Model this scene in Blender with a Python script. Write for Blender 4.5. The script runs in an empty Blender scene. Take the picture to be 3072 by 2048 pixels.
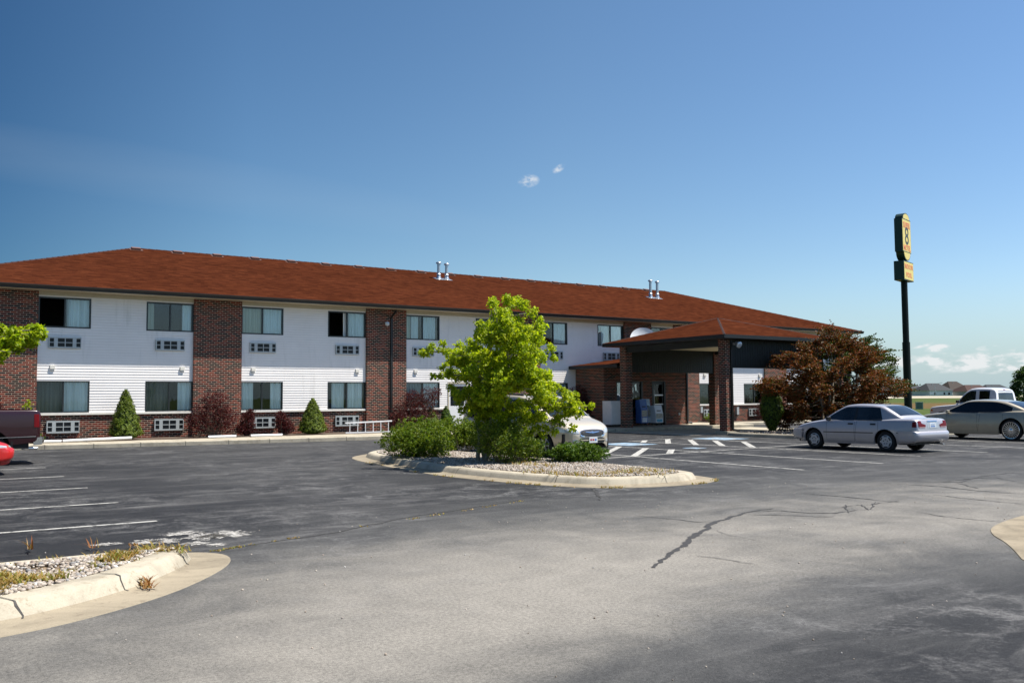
import bpy, bmesh, math, random
import numpy as np
from mathutils import Vector, Matrix
from mathutils.bvhtree import BVHTree

random.seed(7)
RNG = np.random.default_rng(11)
scene = bpy.context.scene
COL = scene.collection
R = math.radians

# ------------------------------------------------------------------ camera
F_PX, YAW, PIT, ROL, EYE = 2764.3, .59902419, .0610136, -.0068811, 1.65
fw = Vector((math.sin(YAW)*math.cos(PIT), math.cos(YAW)*math.cos(PIT), math.sin(PIT)))
rt0 = Vector((math.cos(YAW), -math.sin(YAW), 0)); up0 = rt0.cross(fw)
rt = rt0*math.cos(ROL)+up0*math.sin(ROL); up = -rt0*math.sin(ROL)+up0*math.cos(ROL)
cam = bpy.data.cameras.new('camera'); cam_o = bpy.data.objects.new('camera', cam); COL.objects.link(cam_o)
cam.sensor_width = 36; cam.lens = F_PX/3072*36; cam.clip_start = .05; cam.clip_end = 9000
cam_o.matrix_world = Matrix(((rt.x, up.x, -fw.x, 0), (rt.y, up.y, -fw.y, 0), (rt.z, up.z, -fw.z, EYE), (0, 0, 0, 1)))
scene.camera = cam_o
CAM = Vector((0, 0, EYE))
def ray(u, v): return (u-1536)/F_PX*rt-(v-1024)/F_PX*up+fw
def G(u, v, z=0):
    d = ray(u, v); return CAM+d*((z-EYE)/d.z)

# ------------------------------------------------------------------ light and sky
SUN = Vector((1.36, -1.0, 3.4)).normalized()
elev = math.asin(SUN.z); azim = math.atan2(SUN.x, SUN.y)
world = bpy.data.worlds.new('World'); scene.world = world; world.use_nodes = True
nt = world.node_tree; nt.nodes.clear()
def N(nt, typ, **kw):
    n = nt.nodes.new(typ)
    for k, v in kw.items(): setattr(n, k, v)
    return n
def mth(nt, op, a, b=None, c=None, clamp=False):
    n = N(nt, 'ShaderNodeMath', operation=op, use_clamp=clamp)
    for i, v in enumerate((a, b, c)):
        if v is None: continue
        if isinstance(v, (int, float)): n.inputs[i].default_value = v
        else: nt.links.new(v, n.inputs[i])
    return n.outputs[0]
def smooth(nt, v, a, b):
    n = N(nt, 'ShaderNodeMapRange', interpolation_type='SMOOTHSTEP')
    nt.links.new(v, n.inputs[0]); n.inputs[1].default_value = a; n.inputs[2].default_value = b
    return n.outputs[0]
def mixc(nt, fac, a, b, blend='MIX'):
    n = N(nt, 'ShaderNodeMix', data_type='RGBA', blend_type=blend)
    for sock, v in ((n.inputs[0], fac), (n.inputs[6], a), (n.inputs[7], b)):
        if isinstance(v, (int, float)): sock.default_value = v
        elif isinstance(v, (tuple, list)): sock.default_value = (*v[:3], 1)
        else: nt.links.new(v, sock)
    return n.outputs[2]
def noise(nt, vec, scale, detail=3, rough=.5, dist=0):
    n = N(nt, 'ShaderNodeTexNoise'); n.inputs['Scale'].default_value = scale; n.inputs['Detail'].default_value = detail
    n.inputs['Roughness'].default_value = rough; n.inputs['Distortion'].default_value = dist
    if vec is not None: nt.links.new(vec, n.inputs['Vector'])
    return n.outputs[0]
def mapping(nt, vec, loc=(0, 0, 0), rot=(0, 0, 0), sc=(1, 1, 1)):
    n = N(nt, 'ShaderNodeMapping'); nt.links.new(vec, n.inputs[0])
    n.inputs['Location'].default_value = loc; n.inputs['Rotation'].default_value = rot; n.inputs['Scale'].default_value = sc
    return n.outputs[0]

sky = N(nt, 'ShaderNodeTexSky', sky_type='NISHITA', sun_disc=False)
sky.sun_elevation = elev; sky.sun_rotation = azim; sky.altitude = 200
sky.air_density = 1.0; sky.dust_density = .5; sky.ozone_density = 3.0
tc = N(nt, 'ShaderNodeTexCoord'); DIR = tc.outputs['Generated']
sep = N(nt, 'ShaderNodeSeparateXYZ'); nt.links.new(DIR, sep.inputs[0])
# low fair-weather clouds over the eastern horizon and two tiny wisps higher up
def spot(u, v, ra, rb, tilt=0.0):
    d = ray(u, v).normalized(); e1 = Vector((d.y, -d.x, 0)).normalized(); e2 = e1.cross(d)
    a = e1*math.cos(tilt)+e2*math.sin(tilt); b = -e1*math.sin(tilt)+e2*math.cos(tilt)
    def dot(w, r):
        n = N(nt, 'ShaderNodeVectorMath', operation='DOT_PRODUCT'); nt.links.new(DIR, n.inputs[0]); n.inputs[1].default_value = w
        return mth(nt, 'POWER', mth(nt, 'ABSOLUTE', mth(nt, 'DIVIDE', mth(nt, 'SUBTRACT', n.outputs['Value'], w.dot(d)), r)), 2)
    s = mth(nt, 'ADD', dot(a, ra), dot(b, rb))
    f = N(nt, 'ShaderNodeVectorMath', operation='DOT_PRODUCT'); nt.links.new(DIR, f.inputs[0]); f.inputs[1].default_value = d
    front = mth(nt, 'GREATER_THAN', f.outputs['Value'], 0)
    return mth(nt, 'MULTIPLY', mth(nt, 'MAXIMUM', mth(nt, 'SUBTRACT', 1.0, s), 0), front)
n_hi = noise(nt, mapping(nt, DIR, sc=(1, 1, 1.6)), 95, 6, .62)
n_lo = noise(nt, mapping(nt, DIR, sc=(1, 1, 2.4)), 42, 6, .6)
cl = None
for (u, v, ra, rb, t) in ((1586, 543, .0125, .0075, .1), (1676, 506, .0085, .0042, .5)):
    m = mth(nt, 'MULTIPLY', spot(u, v, ra, rb, t), smooth(nt, n_hi, .34, .75))
    m = mth(nt, 'MULTIPLY', m, 1.0)
    cl = m if cl is None else mth(nt, 'MAXIMUM', cl, m)
for (u, v, ra, rb, t, st) in ((2765, 1034, .012, .0035, .2, .7), (2812, 1045, .013, .0045, .12, .9), (2800, 1080, .026, .0075, .12, 1.0), (2950, 1080, .055, .0095, .16, 1.0),
                              (3060, 1095, .04, .007, .12, 1.0), (2962, 1043, .011, .0028, .1, .7), (2880, 1095, .03, .006, .1, .8), (3250, 1070, .08, .012, .1, 1.0), (2640, 1085, .05, .008, .0, .9), (3480, 1060, .08, .02, .1, 1.0)):
    m = mth(nt, 'MULTIPLY', spot(u, v, ra, rb, t), smooth(nt, n_lo, .38, .66))
    cl = mth(nt, 'MAXIMUM', cl, mth(nt, 'MULTIPLY', m, st*2.4))
cl = mth(nt, 'MINIMUM', cl, .9)
# sky leans a little greyer and paler towards the horizon than the clean model sky
hs = N(nt, 'ShaderNodeHueSaturation'); hs.inputs['Saturation'].default_value = 1.12; hs.inputs['Value'].default_value = 1.0
nt.links.new(sky.outputs[0], hs.inputs['Color'])
# deep polarised blue away from the sun side, clearer pale blue towards it; pale haze just above the horizon
rtd = N(nt, 'ShaderNodeVectorMath', operation='DOT_PRODUCT'); nt.links.new(DIR, rtd.inputs[0]); rtd.inputs[1].default_value = (rt.x, rt.y, 0)
pr = N(nt, 'ShaderNodeValToRGB'); nt.links.new(mth(nt, 'ADD', mth(nt, 'MULTIPLY', rtd.outputs['Value'], .9), .5), pr.inputs[0])
for el_, (ps, c) in zip([pr.color_ramp.elements[0], pr.color_ramp.elements[1], pr.color_ramp.elements.new(.3), pr.color_ramp.elements.new(.55)], ((0.03, (.20, .335, .42)), (.97, (1, .97, .89)), (.26, (.61, .705, .72)), (.55, (.86, .88, .84)))): el_.position = ps; el_.color = (*c, 1)
pol = mixc(nt, 1, mixc(nt, 1, hs.outputs[0], pr.outputs[0], 'MULTIPLY'), (1.36, 1.36, 1.36), 'MULTIPLY')
streak = mth(nt, 'MULTIPLY', spot(420, 520, .42, .030, -.085), mth(nt, 'ADD', .35, noise(nt, mapping(nt, DIR, sc=(2, 2, 14)), 3.0, 4)))
pol = mixc(nt, mth(nt, 'MULTIPLY', streak, .06), pol, (5.5, 6.2, 6.6))
hz_ = mth(nt, 'MULTIPLY', mth(nt, 'SUBTRACT', 1.0, smooth(nt, sep.outputs[2], -.02, .13)), .9)
pol = mixc(nt, hz_, pol, (3.5, 4.9, 5.7))
skycol = mixc(nt, cl, pol, (7.6, 7.8, 7.9))
bg = N(nt, 'ShaderNodeBackground'); bg.inputs['Strength'].default_value = .062
nt.links.new(skycol, bg.inputs[0])
wo = N(nt, 'ShaderNodeOutputWorld'); nt.links.new(bg.outputs[0], wo.inputs[0])
sl = bpy.data.lights.new('sun', 'SUN'); sl.energy = 4.6; sl.angle = R(.53); sl.color = (1, .95, .87)
so = bpy.data.objects.new('sun', sl); COL.objects.link(so); so.rotation_euler = (-SUN).to_track_quat('-Z', 'Y').to_euler(); so.location = (20, -20, 60)
scene.view_settings.view_transform = 'Standard'; scene.view_settings.look = 'None'
scene.view_settings.exposure = .85; scene.view_settings.gamma = 1
scene.cycles.max_bounces = 8; scene.cycles.transparent_max_bounces = 24; scene.cycles.use_denoising = True

# ------------------------------------------------------------------ mesh helpers
class MB:
    def __init__(s): s.v = []; s.f = []; s.m = []
    def add(s, vs, fs, m=0):
        o = len(s.v); s.v += [tuple(p) for p in vs]; s.f += [[i+o for i in f] for f in fs]; s.m += [m]*len(fs); return s
    def box(s, x0, x1, y0, y1, z0, z1, m=0):
        return s.add([(x, y, z) for z in (z0, z1) for y in (y0, y1) for x in (x0, x1)],
                     [(0, 2, 3, 1), (4, 5, 7, 6), (0, 1, 5, 4), (2, 6, 7, 3), (0, 4, 6, 2), (1, 3, 7, 5)], m)
    def quad(s, a, b, c, d, m=0): return s.add([a, b, c, d], [(0, 1, 2, 3)], m)
    def obox(s, c, ax, ay, az, m=0):   # oriented box: centre and three half-axis vectors
        c, ax, ay, az = map(Vector, (c, ax, ay, az))
        vs = [c+sx*ax+sy*ay+sz*az for sz in (-1, 1) for sy in (-1, 1) for sx in (-1, 1)]
        return s.add(vs, [(0, 2, 3, 1), (4, 5, 7, 6), (0, 1, 5, 4), (2, 6, 7, 3), (0, 4, 6, 2), (1, 3, 7, 5)], m)
    def tube(s, pts, rad, n=8, m=0, caps=True):
        pts = [Vector(p) for p in pts]; rad = [float(q_) for q_ in rad] if hasattr(rad, '__len__') else [float(rad)]*len(pts)
        rings = []; ref = None
        for i, p in enumerate(pts):
            t = (pts[min(i+1, len(pts)-1)]-pts[max(i-1, 0)]).normalized()
            if ref is None: ref = Vector((1, 0, 0)) if abs(t.x) < .8 else Vector((0, 1, 0))
            a = t.cross(ref).normalized(); b = t.cross(a); ref = a.cross(t)
            rings.append([p+rad[i]*(math.cos(k*2*math.pi/n)*a+math.sin(k*2*math.pi/n)*b) for k in range(n)])
        fs = [(i*n+k, i*n+(k+1) % n, (i+1)*n+(k+1) % n, (i+1)*n+k) for i in range(len(pts)-1) for k in range(n)]
        if caps: fs += [tuple(range(n))[::-1], tuple((len(pts)-1)*n+k for k in range(n))]
        return s.add([q for r in rings for q in r], fs, m)
    def lathe(s, prof, c=(0, 0, 0), axis='z', n=20, m=0, caps=False):   # prof: (radius, height)
        vs = []
        for r_, h in prof:
            for k in range(n):
                a = k*2*math.pi/n; x, y = r_*math.cos(a), r_*math.sin(a)
                p = (x, y, h) if axis == 'z' else ((x, h, y) if axis == 'y' else (h, x, y))
                vs.append((p[0]+c[0], p[1]+c[1], p[2]+c[2]))
        fs = [(i*n+k, i*n+(k+1) % n, (i+1)*n+(k+1) % n, (i+1)*n+k) for i in range(len(prof)-1) for k in range(n)]
        if caps: fs += [tuple(range(n))[::-1], tuple((len(prof)-1)*n+k for k in range(n))]
        return s.add(vs, fs, m)
    def grid(s, rows, m=0, closed=False):
        n = len(rows[0]); vs = [p for r_ in rows for p in r_]
        fs = [(i*n+k, i*n+k+1, (i+1)*n+k+1, (i+1)*n+k) for i in range(len(rows)-1) for k in range(n-1)]
        if closed: fs += [(i*n+n-1, i*n, (i+1)*n, (i+1)*n+n-1) for i in range(len(rows)-1)]
        return s.add(vs, fs, m)
    def build(s, name, mats, parent=None, smooth_angle=None, fix=True):
        me = bpy.data.meshes.new(name)
        off = Vector((0, 0, 0))
        if parent is not None and parent.get('_w'):
            off = Vector(parent['_w'])
        me.from_pydata([(p[0]-off.x, p[1]-off.y, p[2]-off.z) for p in s.v], [], s.f)
        mats = mats if isinstance(mats, (list, tuple)) else [mats]
        for q in mats: me.materials.append(q)
        if any(s.m): me.polygons.foreach_set('material_index', s.m)
        if fix:
            bm = bmesh.new(); bm.from_mesh(me); bmesh.ops.recalc_face_normals(bm, faces=bm.faces); bm.to_mesh(me); bm.free()
        if smooth_angle is not None:
            me.polygons.foreach_set('use_smooth', [True]*len(me.polygons))
            try: me.set_sharp_from_angle(angle=R(smooth_angle))
            except Exception: pass
        me.update()
        return link(name, me, parent)
def link(name, me, parent=None):
    o = bpy.data.objects.new(name, me); COL.objects.link(o)
    if parent is not None:
        o.parent = parent
        if parent.get('_w'): o['_w'] = list(parent['_w'])
    return o
def tag(o, label=None, cat=None, group=None, kind=None):
    if label: o['label'] = label
    if cat: o['category'] = cat
    if group: o['group'] = group
    if kind: o['kind'] = kind
    return o
def thing(name, label, cat, loc=(0, 0, 0), rz=0, group=None, world=True):
    o = bpy.data.objects.new(name, None); COL.objects.link(o); o.empty_display_size = .3
    o.location = loc; o.rotation_euler = (0, 0, rz)
    if world: o['_w'] = list(loc)
    return tag(o, label, cat, group)
def struct(name, mb, mats, **kw):
    o = mb.build(name, mats, **kw); o['kind'] = 'structure'; return o

# ------------------------------------------------------------------ materials
def newmat(name):
    m = bpy.data.materials.new(name); m.use_nodes = True
    nt = m.node_tree; b = nt.nodes['Principled BSDF']
    return m, nt, b
def geo_pos(nt):
    return N(nt, 'ShaderNodeNewGeometry').outputs['Position']
def obj_pos(nt):
    return N(nt, 'ShaderNodeTexCoord').outputs['Object']
def mat(name, col, rough=.6, metal=0, var=.12, scale=6, spec=.5, coat=0, bump=0, bscale=60):
    m, nt, b = newmat(name)
    p = obj_pos(nt)
    n = noise(nt, p, scale, 4, .6)
    f = N(nt, 'ShaderNodeMapRange'); nt.links.new(n, f.inputs[0]); f.inputs[1].default_value = .3; f.inputs[2].default_value = .7
    f.inputs[3].default_value = 1-var; f.inputs[4].default_value = 1+var
    c = mixc(nt, 1, col, f.outputs[0], 'MULTIPLY'); nt.links.new(c, b.inputs['Base Color'])
    b.inputs['Roughness'].default_value = rough; b.inputs['Metallic'].default_value = metal
    b.inputs['Specular IOR Level'].default_value = spec; b.inputs['Coat Weight'].default_value = coat; b.inputs['Coat Roughness'].default_value = .04
    if bump:
        bn = N(nt, 'ShaderNodeBump'); bn.inputs['Strength'].default_value = bump; bn.inputs['Distance'].default_value = .01
        nt.links.new(noise(nt, p, bscale, 3), bn.inputs['Height']); nt.links.new(bn.outputs[0], b.inputs['Normal'])
    return m

def brick_mat(name):
    m, nt, b = newmat(name)
    p = geo_pos(nt); sp = N(nt, 'ShaderNodeSeparateXYZ'); nt.links.new(p, sp.inputs[0])
    u = mth(nt, 'ADD', sp.outputs[0], sp.outputs[1]); v = sp.outputs[2]
    rv = mth(nt, 'DIVIDE', mth(nt, 'ADD', v, 2.0), .0775); row = mth(nt, 'FLOOR', rv); fv = mth(nt, 'FRACT', rv)
    half = mth(nt, 'MULTIPLY', mth(nt, 'MODULO', row, 2.0), .5)
    cu = mth(nt, 'ADD', mth(nt, 'DIVIDE', mth(nt, 'ADD', u, 100.0), .214), half); colm = mth(nt, 'FLOOR', cu); fu = mth(nt, 'FRACT', cu)
    cx = N(nt, 'ShaderNodeCombineXYZ'); nt.links.new(colm, cx.inputs[0]); nt.links.new(row, cx.inputs[1])
    wn = N(nt, 'ShaderNodeTexWhiteNoise', noise_dimensions='3D'); nt.links.new(cx.outputs[0], wn.inputs['Vector'])
    rp = N(nt, 'ShaderNodeValToRGB'); nt.links.new(wn.outputs['Value'], rp.inputs[0])
    e = rp.color_ramp; e.interpolation = 'CONSTANT'
    stops = [(0, (.014, .008, .008)), (.28, (.04, .010, .008)), (.42, (.095, .015, .009)), (.62, (.135, .021, .012)), (.82, (.175, .034, .018)), (.93, (.065, .013, .009))]
    while len(e.elements) < len(stops): e.elements.new(.5)
    for el, (ps, c) in zip(e.elements, stops): el.position = ps; el.color = (*c, 1)
    mv = mth(nt, 'MINIMUM', fv, mth(nt, 'SUBTRACT', 1.0, fv)); mu = mth(nt, 'MULTIPLY', mth(nt, 'MINIMUM', fu, mth(nt, 'SUBTRACT', 1.0, fu)), .214/.0775)
    d = mth(nt, 'MINIMUM', mv, mu)
    mort = mth(nt, 'SUBTRACT', 1.0, smooth(nt, d, .055, .105))
    nz = noise(nt, p, 3.5, 4)
    c1 = mixc(nt, 1, rp.outputs[0], mth(nt, 'ADD', mth(nt, 'MULTIPLY', nz, .7), .65), 'MULTIPLY')
    c = mixc(nt, mort, c1, (.46, .36, .27)); nt.links.new(c, b.inputs['Base Color'])
    b.inputs['Roughness'].default_value = .85; b.inputs['Specular IOR Level'].default_value = .25
    bn = N(nt, 'ShaderNodeBump'); bn.inputs['Strength'].default_value = .6; bn.inputs['Distance'].default_value = .008
    nt.links.new(smooth(nt, d, .06, .14), bn.inputs['Height']); nt.links.new(bn.outputs[0], b.inputs['Normal'])
    return m

def shingle_mat(name, axis='x'):
    m, nt, b = newmat(name)
    p = geo_pos(nt); sp = N(nt, 'ShaderNodeSeparateXYZ'); nt.links.new(p, sp.inputs[0])
    nrm = N(nt, 'ShaderNodeNewGeometry'); ns = N(nt, 'ShaderNodeSeparateXYZ'); nt.links.new(nrm.outputs['True Normal'], ns.inputs[0])
    useX = mth(nt, 'GREATER_THAN', mth(nt, 'ABSOLUTE', ns.outputs[1]), mth(nt, 'ABSOLUTE', ns.outputs[0]))   # slope faces front or back: courses run along X
    u = mth(nt, 'ADD', mth(nt, 'MULTIPLY', sp.outputs[0], useX), mth(nt, 'MULTIPLY', sp.outputs[1], mth(nt, 'SUBTRACT', 1.0, useX)))
    rv = mth(nt, 'DIVIDE', mth(nt, 'ADD', sp.outputs[2], 3.0), .0455); row = mth(nt, 'FLOOR', rv); fv = mth(nt, 'FRACT', rv)
    cu = mth(nt, 'ADD', mth(nt, 'DIVIDE', mth(nt, 'ADD', u, 100.0), .31), mth(nt, 'MULTIPLY', row, .37)); colm = mth(nt, 'FLOOR', cu)
    cx = N(nt, 'ShaderNodeCombineXYZ'); nt.links.new(colm, cx.inputs[0]); nt.links.new(row, cx.inputs[1])
    wn = N(nt, 'ShaderNodeTexWhiteNoise', noise_dimensions='3D'); nt.links.new(cx.outputs[0], wn.inputs['Vector'])
    rp = N(nt, 'ShaderNodeValToRGB'); nt.links.new(wn.outputs['Value'], rp.inputs[0]); e = rp.color_ramp
    stops = [(0, (.041, .0120, .0062)), (.35, (.053, .0155, .0076)), (.7, (.060, .0172, .0080)), (1, (.072, .0215, .0098))]
    while len(e.elements) < len(stops): e.elements.new(.5)
    for el, (ps, c) in zip(e.elements, stops): el.position = ps; el.color = (*c, 1)
    st = mapping(nt, p, sc=(.5, .5, 6)); n1 = noise(nt, st, 1.6, 5, .62); n2 = noise(nt, p, .22, 4)
    n3 = noise(nt, mapping(nt, p, sc=(1.2, 1.2, 16)), 1.1, 4, .7)
    f = mth(nt, 'ADD', mth(nt, 'MULTIPLY', n1, .8), mth(nt, 'ADD', mth(nt, 'MULTIPLY', n2, .5), mth(nt, 'ADD', mth(nt, 'MULTIPLY', n3, .5), .12)))
    c = mixc(nt, 1, rp.outputs[0], f, 'MULTIPLY')
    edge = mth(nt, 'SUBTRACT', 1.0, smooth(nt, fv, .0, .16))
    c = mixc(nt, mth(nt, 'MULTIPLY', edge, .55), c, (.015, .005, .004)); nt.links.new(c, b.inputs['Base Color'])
    b.inputs['Roughness'].default_value = 1; b.inputs['Specular IOR Level'].default_value = .0
    bn = N(nt, 'ShaderNodeBump'); bn.inputs['Strength'].default_value = .5; bn.inputs['Distance'].default_value = .01
    nt.links.new(mth(nt, 'ADD', mth(nt, 'SUBTRACT', 1.0, fv), mth(nt, 'MULTIPLY', noise(nt, p, 120, 2), .6)), bn.inputs['Height']); nt.links.new(bn.outputs[0], b.inputs['Normal'])
    return m

def leaf_mat(name, cols, trans=.45, rough=.5, spec=.3):
    m, nt, b = newmat(name)
    g = N(nt, 'ShaderNodeNewGeometry')
    rp = N(nt, 'ShaderNodeValToRGB'); nt.links.new(g.outputs['Random Per Island'], rp.inputs[0]); e = rp.color_ramp
    while len(e.elements) < len(cols): e.elements.new(.5)
    for i, (el, c) in enumerate(zip(e.elements, cols)): el.position = i/(len(cols)-1); el.color = (*c, 1)
    n = noise(nt, g.outputs['Position'], 2.2, 3); c = mixc(nt, 1, rp.outputs[0], mth(nt, 'ADD', mth(nt, 'MULTIPLY', n, .9), .55), 'MULTIPLY')
    nt.links.new(c, b.inputs['Base Color']); b.inputs['Roughness'].default_value = rough; b.inputs['Specular IOR Level'].default_value = spec
    t = N(nt, 'ShaderNodeBsdfTranslucent'); c2 = mixc(nt, 1, c, (1.25, 1.25, .55), 'MULTIPLY'); nt.links.new(c2, t.inputs[0])
    mx = N(nt, 'ShaderNodeMixShader'); mx.inputs[0].default_value = trans
    nt.links.new(b.outputs[0], mx.inputs[1]); nt.links.new(t.outputs[0], mx.inputs[2]); nt.links.new(mx.outputs[0], nt.nodes['Material Output'].inputs[0])
    return m

def glass_mat(name, tint=(.75, .82, .82), rough=.0, ior=1.5, gain=1.0):
    m, nt, b = newmat(name); nt.nodes.remove(b)
    fr = N(nt, 'ShaderNodeFresnel'); fr.inputs[0].default_value = ior
    tr = N(nt, 'ShaderNodeBsdfTransparent'); tr.inputs[0].default_value = (*tint, 1)
    gl = N(nt, 'ShaderNodeBsdfGlossy'); gl.inputs[0].default_value = (1, 1, 1, 1); gl.inputs['Roughness'].default_value = rough
    bn = N(nt, 'ShaderNodeBump'); bn.inputs['Strength'].default_value = .04; bn.inputs['Distance'].default_value = .02
    nt.links.new(noise(nt, obj_pos(nt), 1.7, 2), bn.inputs['Height']); nt.links.new(bn.outputs[0], gl.inputs['Normal'])
    mx = N(nt, 'ShaderNodeMixShader'); nt.links.new(mth(nt, 'MULTIPLY', fr.outputs[0], gain, clamp=True), mx.inputs[0])
    nt.links.new(tr.outputs[0], mx.inputs[1]); nt.links.new(gl.outputs[0], mx.inputs[2]); nt.links.new(mx.outputs[0], nt.nodes['Material Output'].inputs[0])
    return m

def curtain_mat(name, col):
    m, nt, b = newmat(name)
    b.inputs['Base Color'].default_value = (*col, 1); b.inputs['Roughness'].default_value = .9
    p = obj_pos(nt); n = noise(nt, mapping(nt, p, sc=(14, 14, .25)), 1.0, 3)
    c = mixc(nt, 1, col, mth(nt, 'ADD', mth(nt, 'MULTIPLY', n, .8), .6), 'MULTIPLY'); nt.links.new(c, b.inputs['Base Color'])
    return m

def asphalt_mat(name):
    m, nt, b = newmat(name)
    p = geo_pos(nt)
    at = N(nt, 'ShaderNodeAttribute', attribute_name='wear_shade'); w = at.outputs['Fac']
    n1 = noise(nt, p, .8, 7, .66, .8); n2 = noise(nt, p, 2.4, 5, .65, .4); n3 = noise(nt, p, 30, 5, .8); n4 = noise(nt, p, 110, 3, .7)
    stretch = noise(nt, mapping(nt, p, rot=(0, 0, R(-20)), sc=(.35, 1.6, 1)), .9, 6, .65, .5)
    ww = smooth(nt, mth(nt, 'ADD', w, mth(nt, 'ADD', mth(nt, 'MULTIPLY', mth(nt, 'SUBTRACT', n1, .5), .42), mth(nt, 'MULTIPLY', mth(nt, 'SUBTRACT', stretch, .5), .22))), 0.0, 1.0)
    base = mixc(nt, smooth(nt, ww, .42, .98), mixc(nt, smooth(nt, ww, .0, .55), (.0105, .011, .013), (.060, .0595, .058)), (.215, .20, .175))
    dark = mth(nt, 'SUBTRACT', 1.0, ww)
    # chalky scuffs and salt bloom on the sealed black areas
    sc = noise(nt, mapping(nt, p, rot=(0, 0, R(8)), sc=(.5, 1.9, 1)), 1.3, 8, .68, 1.0)
    sc2 = noise(nt, p, .33, 3)
    iso = noise(nt, p, 1.7, 9, .72, .8); fine_ = noise(nt, p, 17, 6, .75)
    mott = mth(nt, 'MULTIPLY', smooth(nt, mth(nt, 'ADD', mth(nt, 'MULTIPLY', iso, .62), mth(nt, 'MULTIPLY', fine_, .38)), .47, .66), .85)
    chalk = mth(nt, 'MULTIPLY', mth(nt, 'MAXIMUM', mth(nt, 'MULTIPLY', smooth(nt, sc, .5, .74), .8), mott), smooth(nt, sc2, .36, .60))
    chalk = mth(nt, 'MULTIPLY', chalk, mth(nt, 'ADD', mth(nt, 'MULTIPLY', dark, .62), .05))
    base = mixc(nt, chalk, base, (.24, .235, .23))
    tr = noise(nt, mapping(nt, p, rot=(0, 0, R(38)), sc=(.18, 2.6, 1)), 1.0, 5, .6, .3)
    base = mixc(nt, mth(nt, 'MULTIPLY', smooth(nt, tr, .54, .68), mth(nt, 'MULTIPLY', dark, .28)), base, (.16, .155, .15))
    f = mth(nt, 'ADD', mth(nt, 'MULTIPLY', n2, .5), mth(nt, 'ADD', mth(nt, 'MULTIPLY', smooth(nt, n3, .36, .64), .5), mth(nt, 'ADD', mth(nt, 'MULTIPLY', smooth(nt, n4, .33, .67), .62), .2)))
    base = mixc(nt, 1, base, f, 'MULTIPLY')
    spk = smooth(nt, n4, .62, .72); base = mixc(nt, mth(nt, 'MULTIPLY', spk, .45), base, (.34, .33, .31))
    nt.links.new(base, b.inputs['Base Color']); b.inputs['Roughness'].default_value = .82; b.inputs['Specular IOR Level'].default_value = .3
    bn = N(nt, 'ShaderNodeBump'); bn.inputs['Strength'].default_value = .5; bn.inputs['Distance'].default_value = .006
    nt.links.new(mth(nt, 'ADD', n3, n4), bn.inputs['Height']); nt.links.new(bn.outputs[0], b.inputs['Normal'])
    return m

def concrete_mat(name, col=(.43, .385, .30), dirt=(.17, .12, .07)):
    m, nt, b = newmat(name)
    p = geo_pos(nt); n1 = noise(nt, p, 1.3, 7, .68, .8); n2 = noise(nt, p, 9, 7, .75); n3 = noise(nt, p, 75, 4, .7)
    c = mixc(nt, smooth(nt, n1, .40, .72), col, tuple(x*.62 for x in col)); c = mixc(nt, mth(nt, 'MULTIPLY', smooth(nt, n2, .53, .70), .6), c, dirt)
    c = mixc(nt, 1, c, mth(nt, 'ADD', mth(nt, 'MULTIPLY', n3, .5), .75), 'MULTIPLY')
    nt.links.new(c, b.inputs['Base Color']); b.inputs['Roughness'].default_value = .9; b.inputs['Specular IOR Level'].default_value = .2
    bn = N(nt, 'ShaderNodeBump'); bn.inputs['Strength'].default_value = .35; bn.inputs['Distance'].default_value = .008
    nt.links.new(n3, bn.inputs['Height']); nt.links.new(bn.outputs[0], b.inputs['Normal'])
    return m

def paint_mat(name):      # worn road paint: breaks up where it has rubbed off
    m, nt, b = newmat(name)
    p = geo_pos(nt); n1 = noise(nt, p, 6, 6, .7); n2 = noise(nt, p, 60, 3, .6)
    f = smooth(nt, mth(nt, 'ADD', mth(nt, 'MULTIPLY', n1, .7), mth(nt, 'MULTIPLY', n2, .3)), .37, .52)
    nt.links.new(mixc(nt, f, (.06, .06, .06), (.41, .40, .37)), b.inputs['Base Color']); b.inputs['Roughness'].default_value = .8
    return m

def stone_mat(name):
    m, nt, b = newmat(name); g = N(nt, 'ShaderNodeNewGeometry')
    rp = N(nt, 'ShaderNodeValToRGB'); nt.links.new(g.outputs['Random Per Island'], rp.inputs[0]); e = rp.color_ramp
    stops = [(0, (.16, .13, .10)), (.2, (.34, .28, .22)), (.5, (.47, .42, .36)), (.72, (.31, .25, .20)), (.86, (.21, .205, .20)), (.95, (.58, .55, .51)), (1, (.13, .08, .06))]
    while len(e.elements) < len(stops): e.elements.new(.5)
    for el, (ps, c) in zip(e.elements, stops): el.position = ps; el.color = (*c, 1)
    n = noise(nt, g.outputs['Position'], 40, 3); nt.links.new(mixc(nt, 1, rp.outputs[0], mth(nt, 'ADD', mth(nt, 'MULTIPLY', n, .6), .7), 'MULTIPLY'), b.inputs['Base Color'])
    b.inputs['Roughness'].default_value = .8; return m

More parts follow.
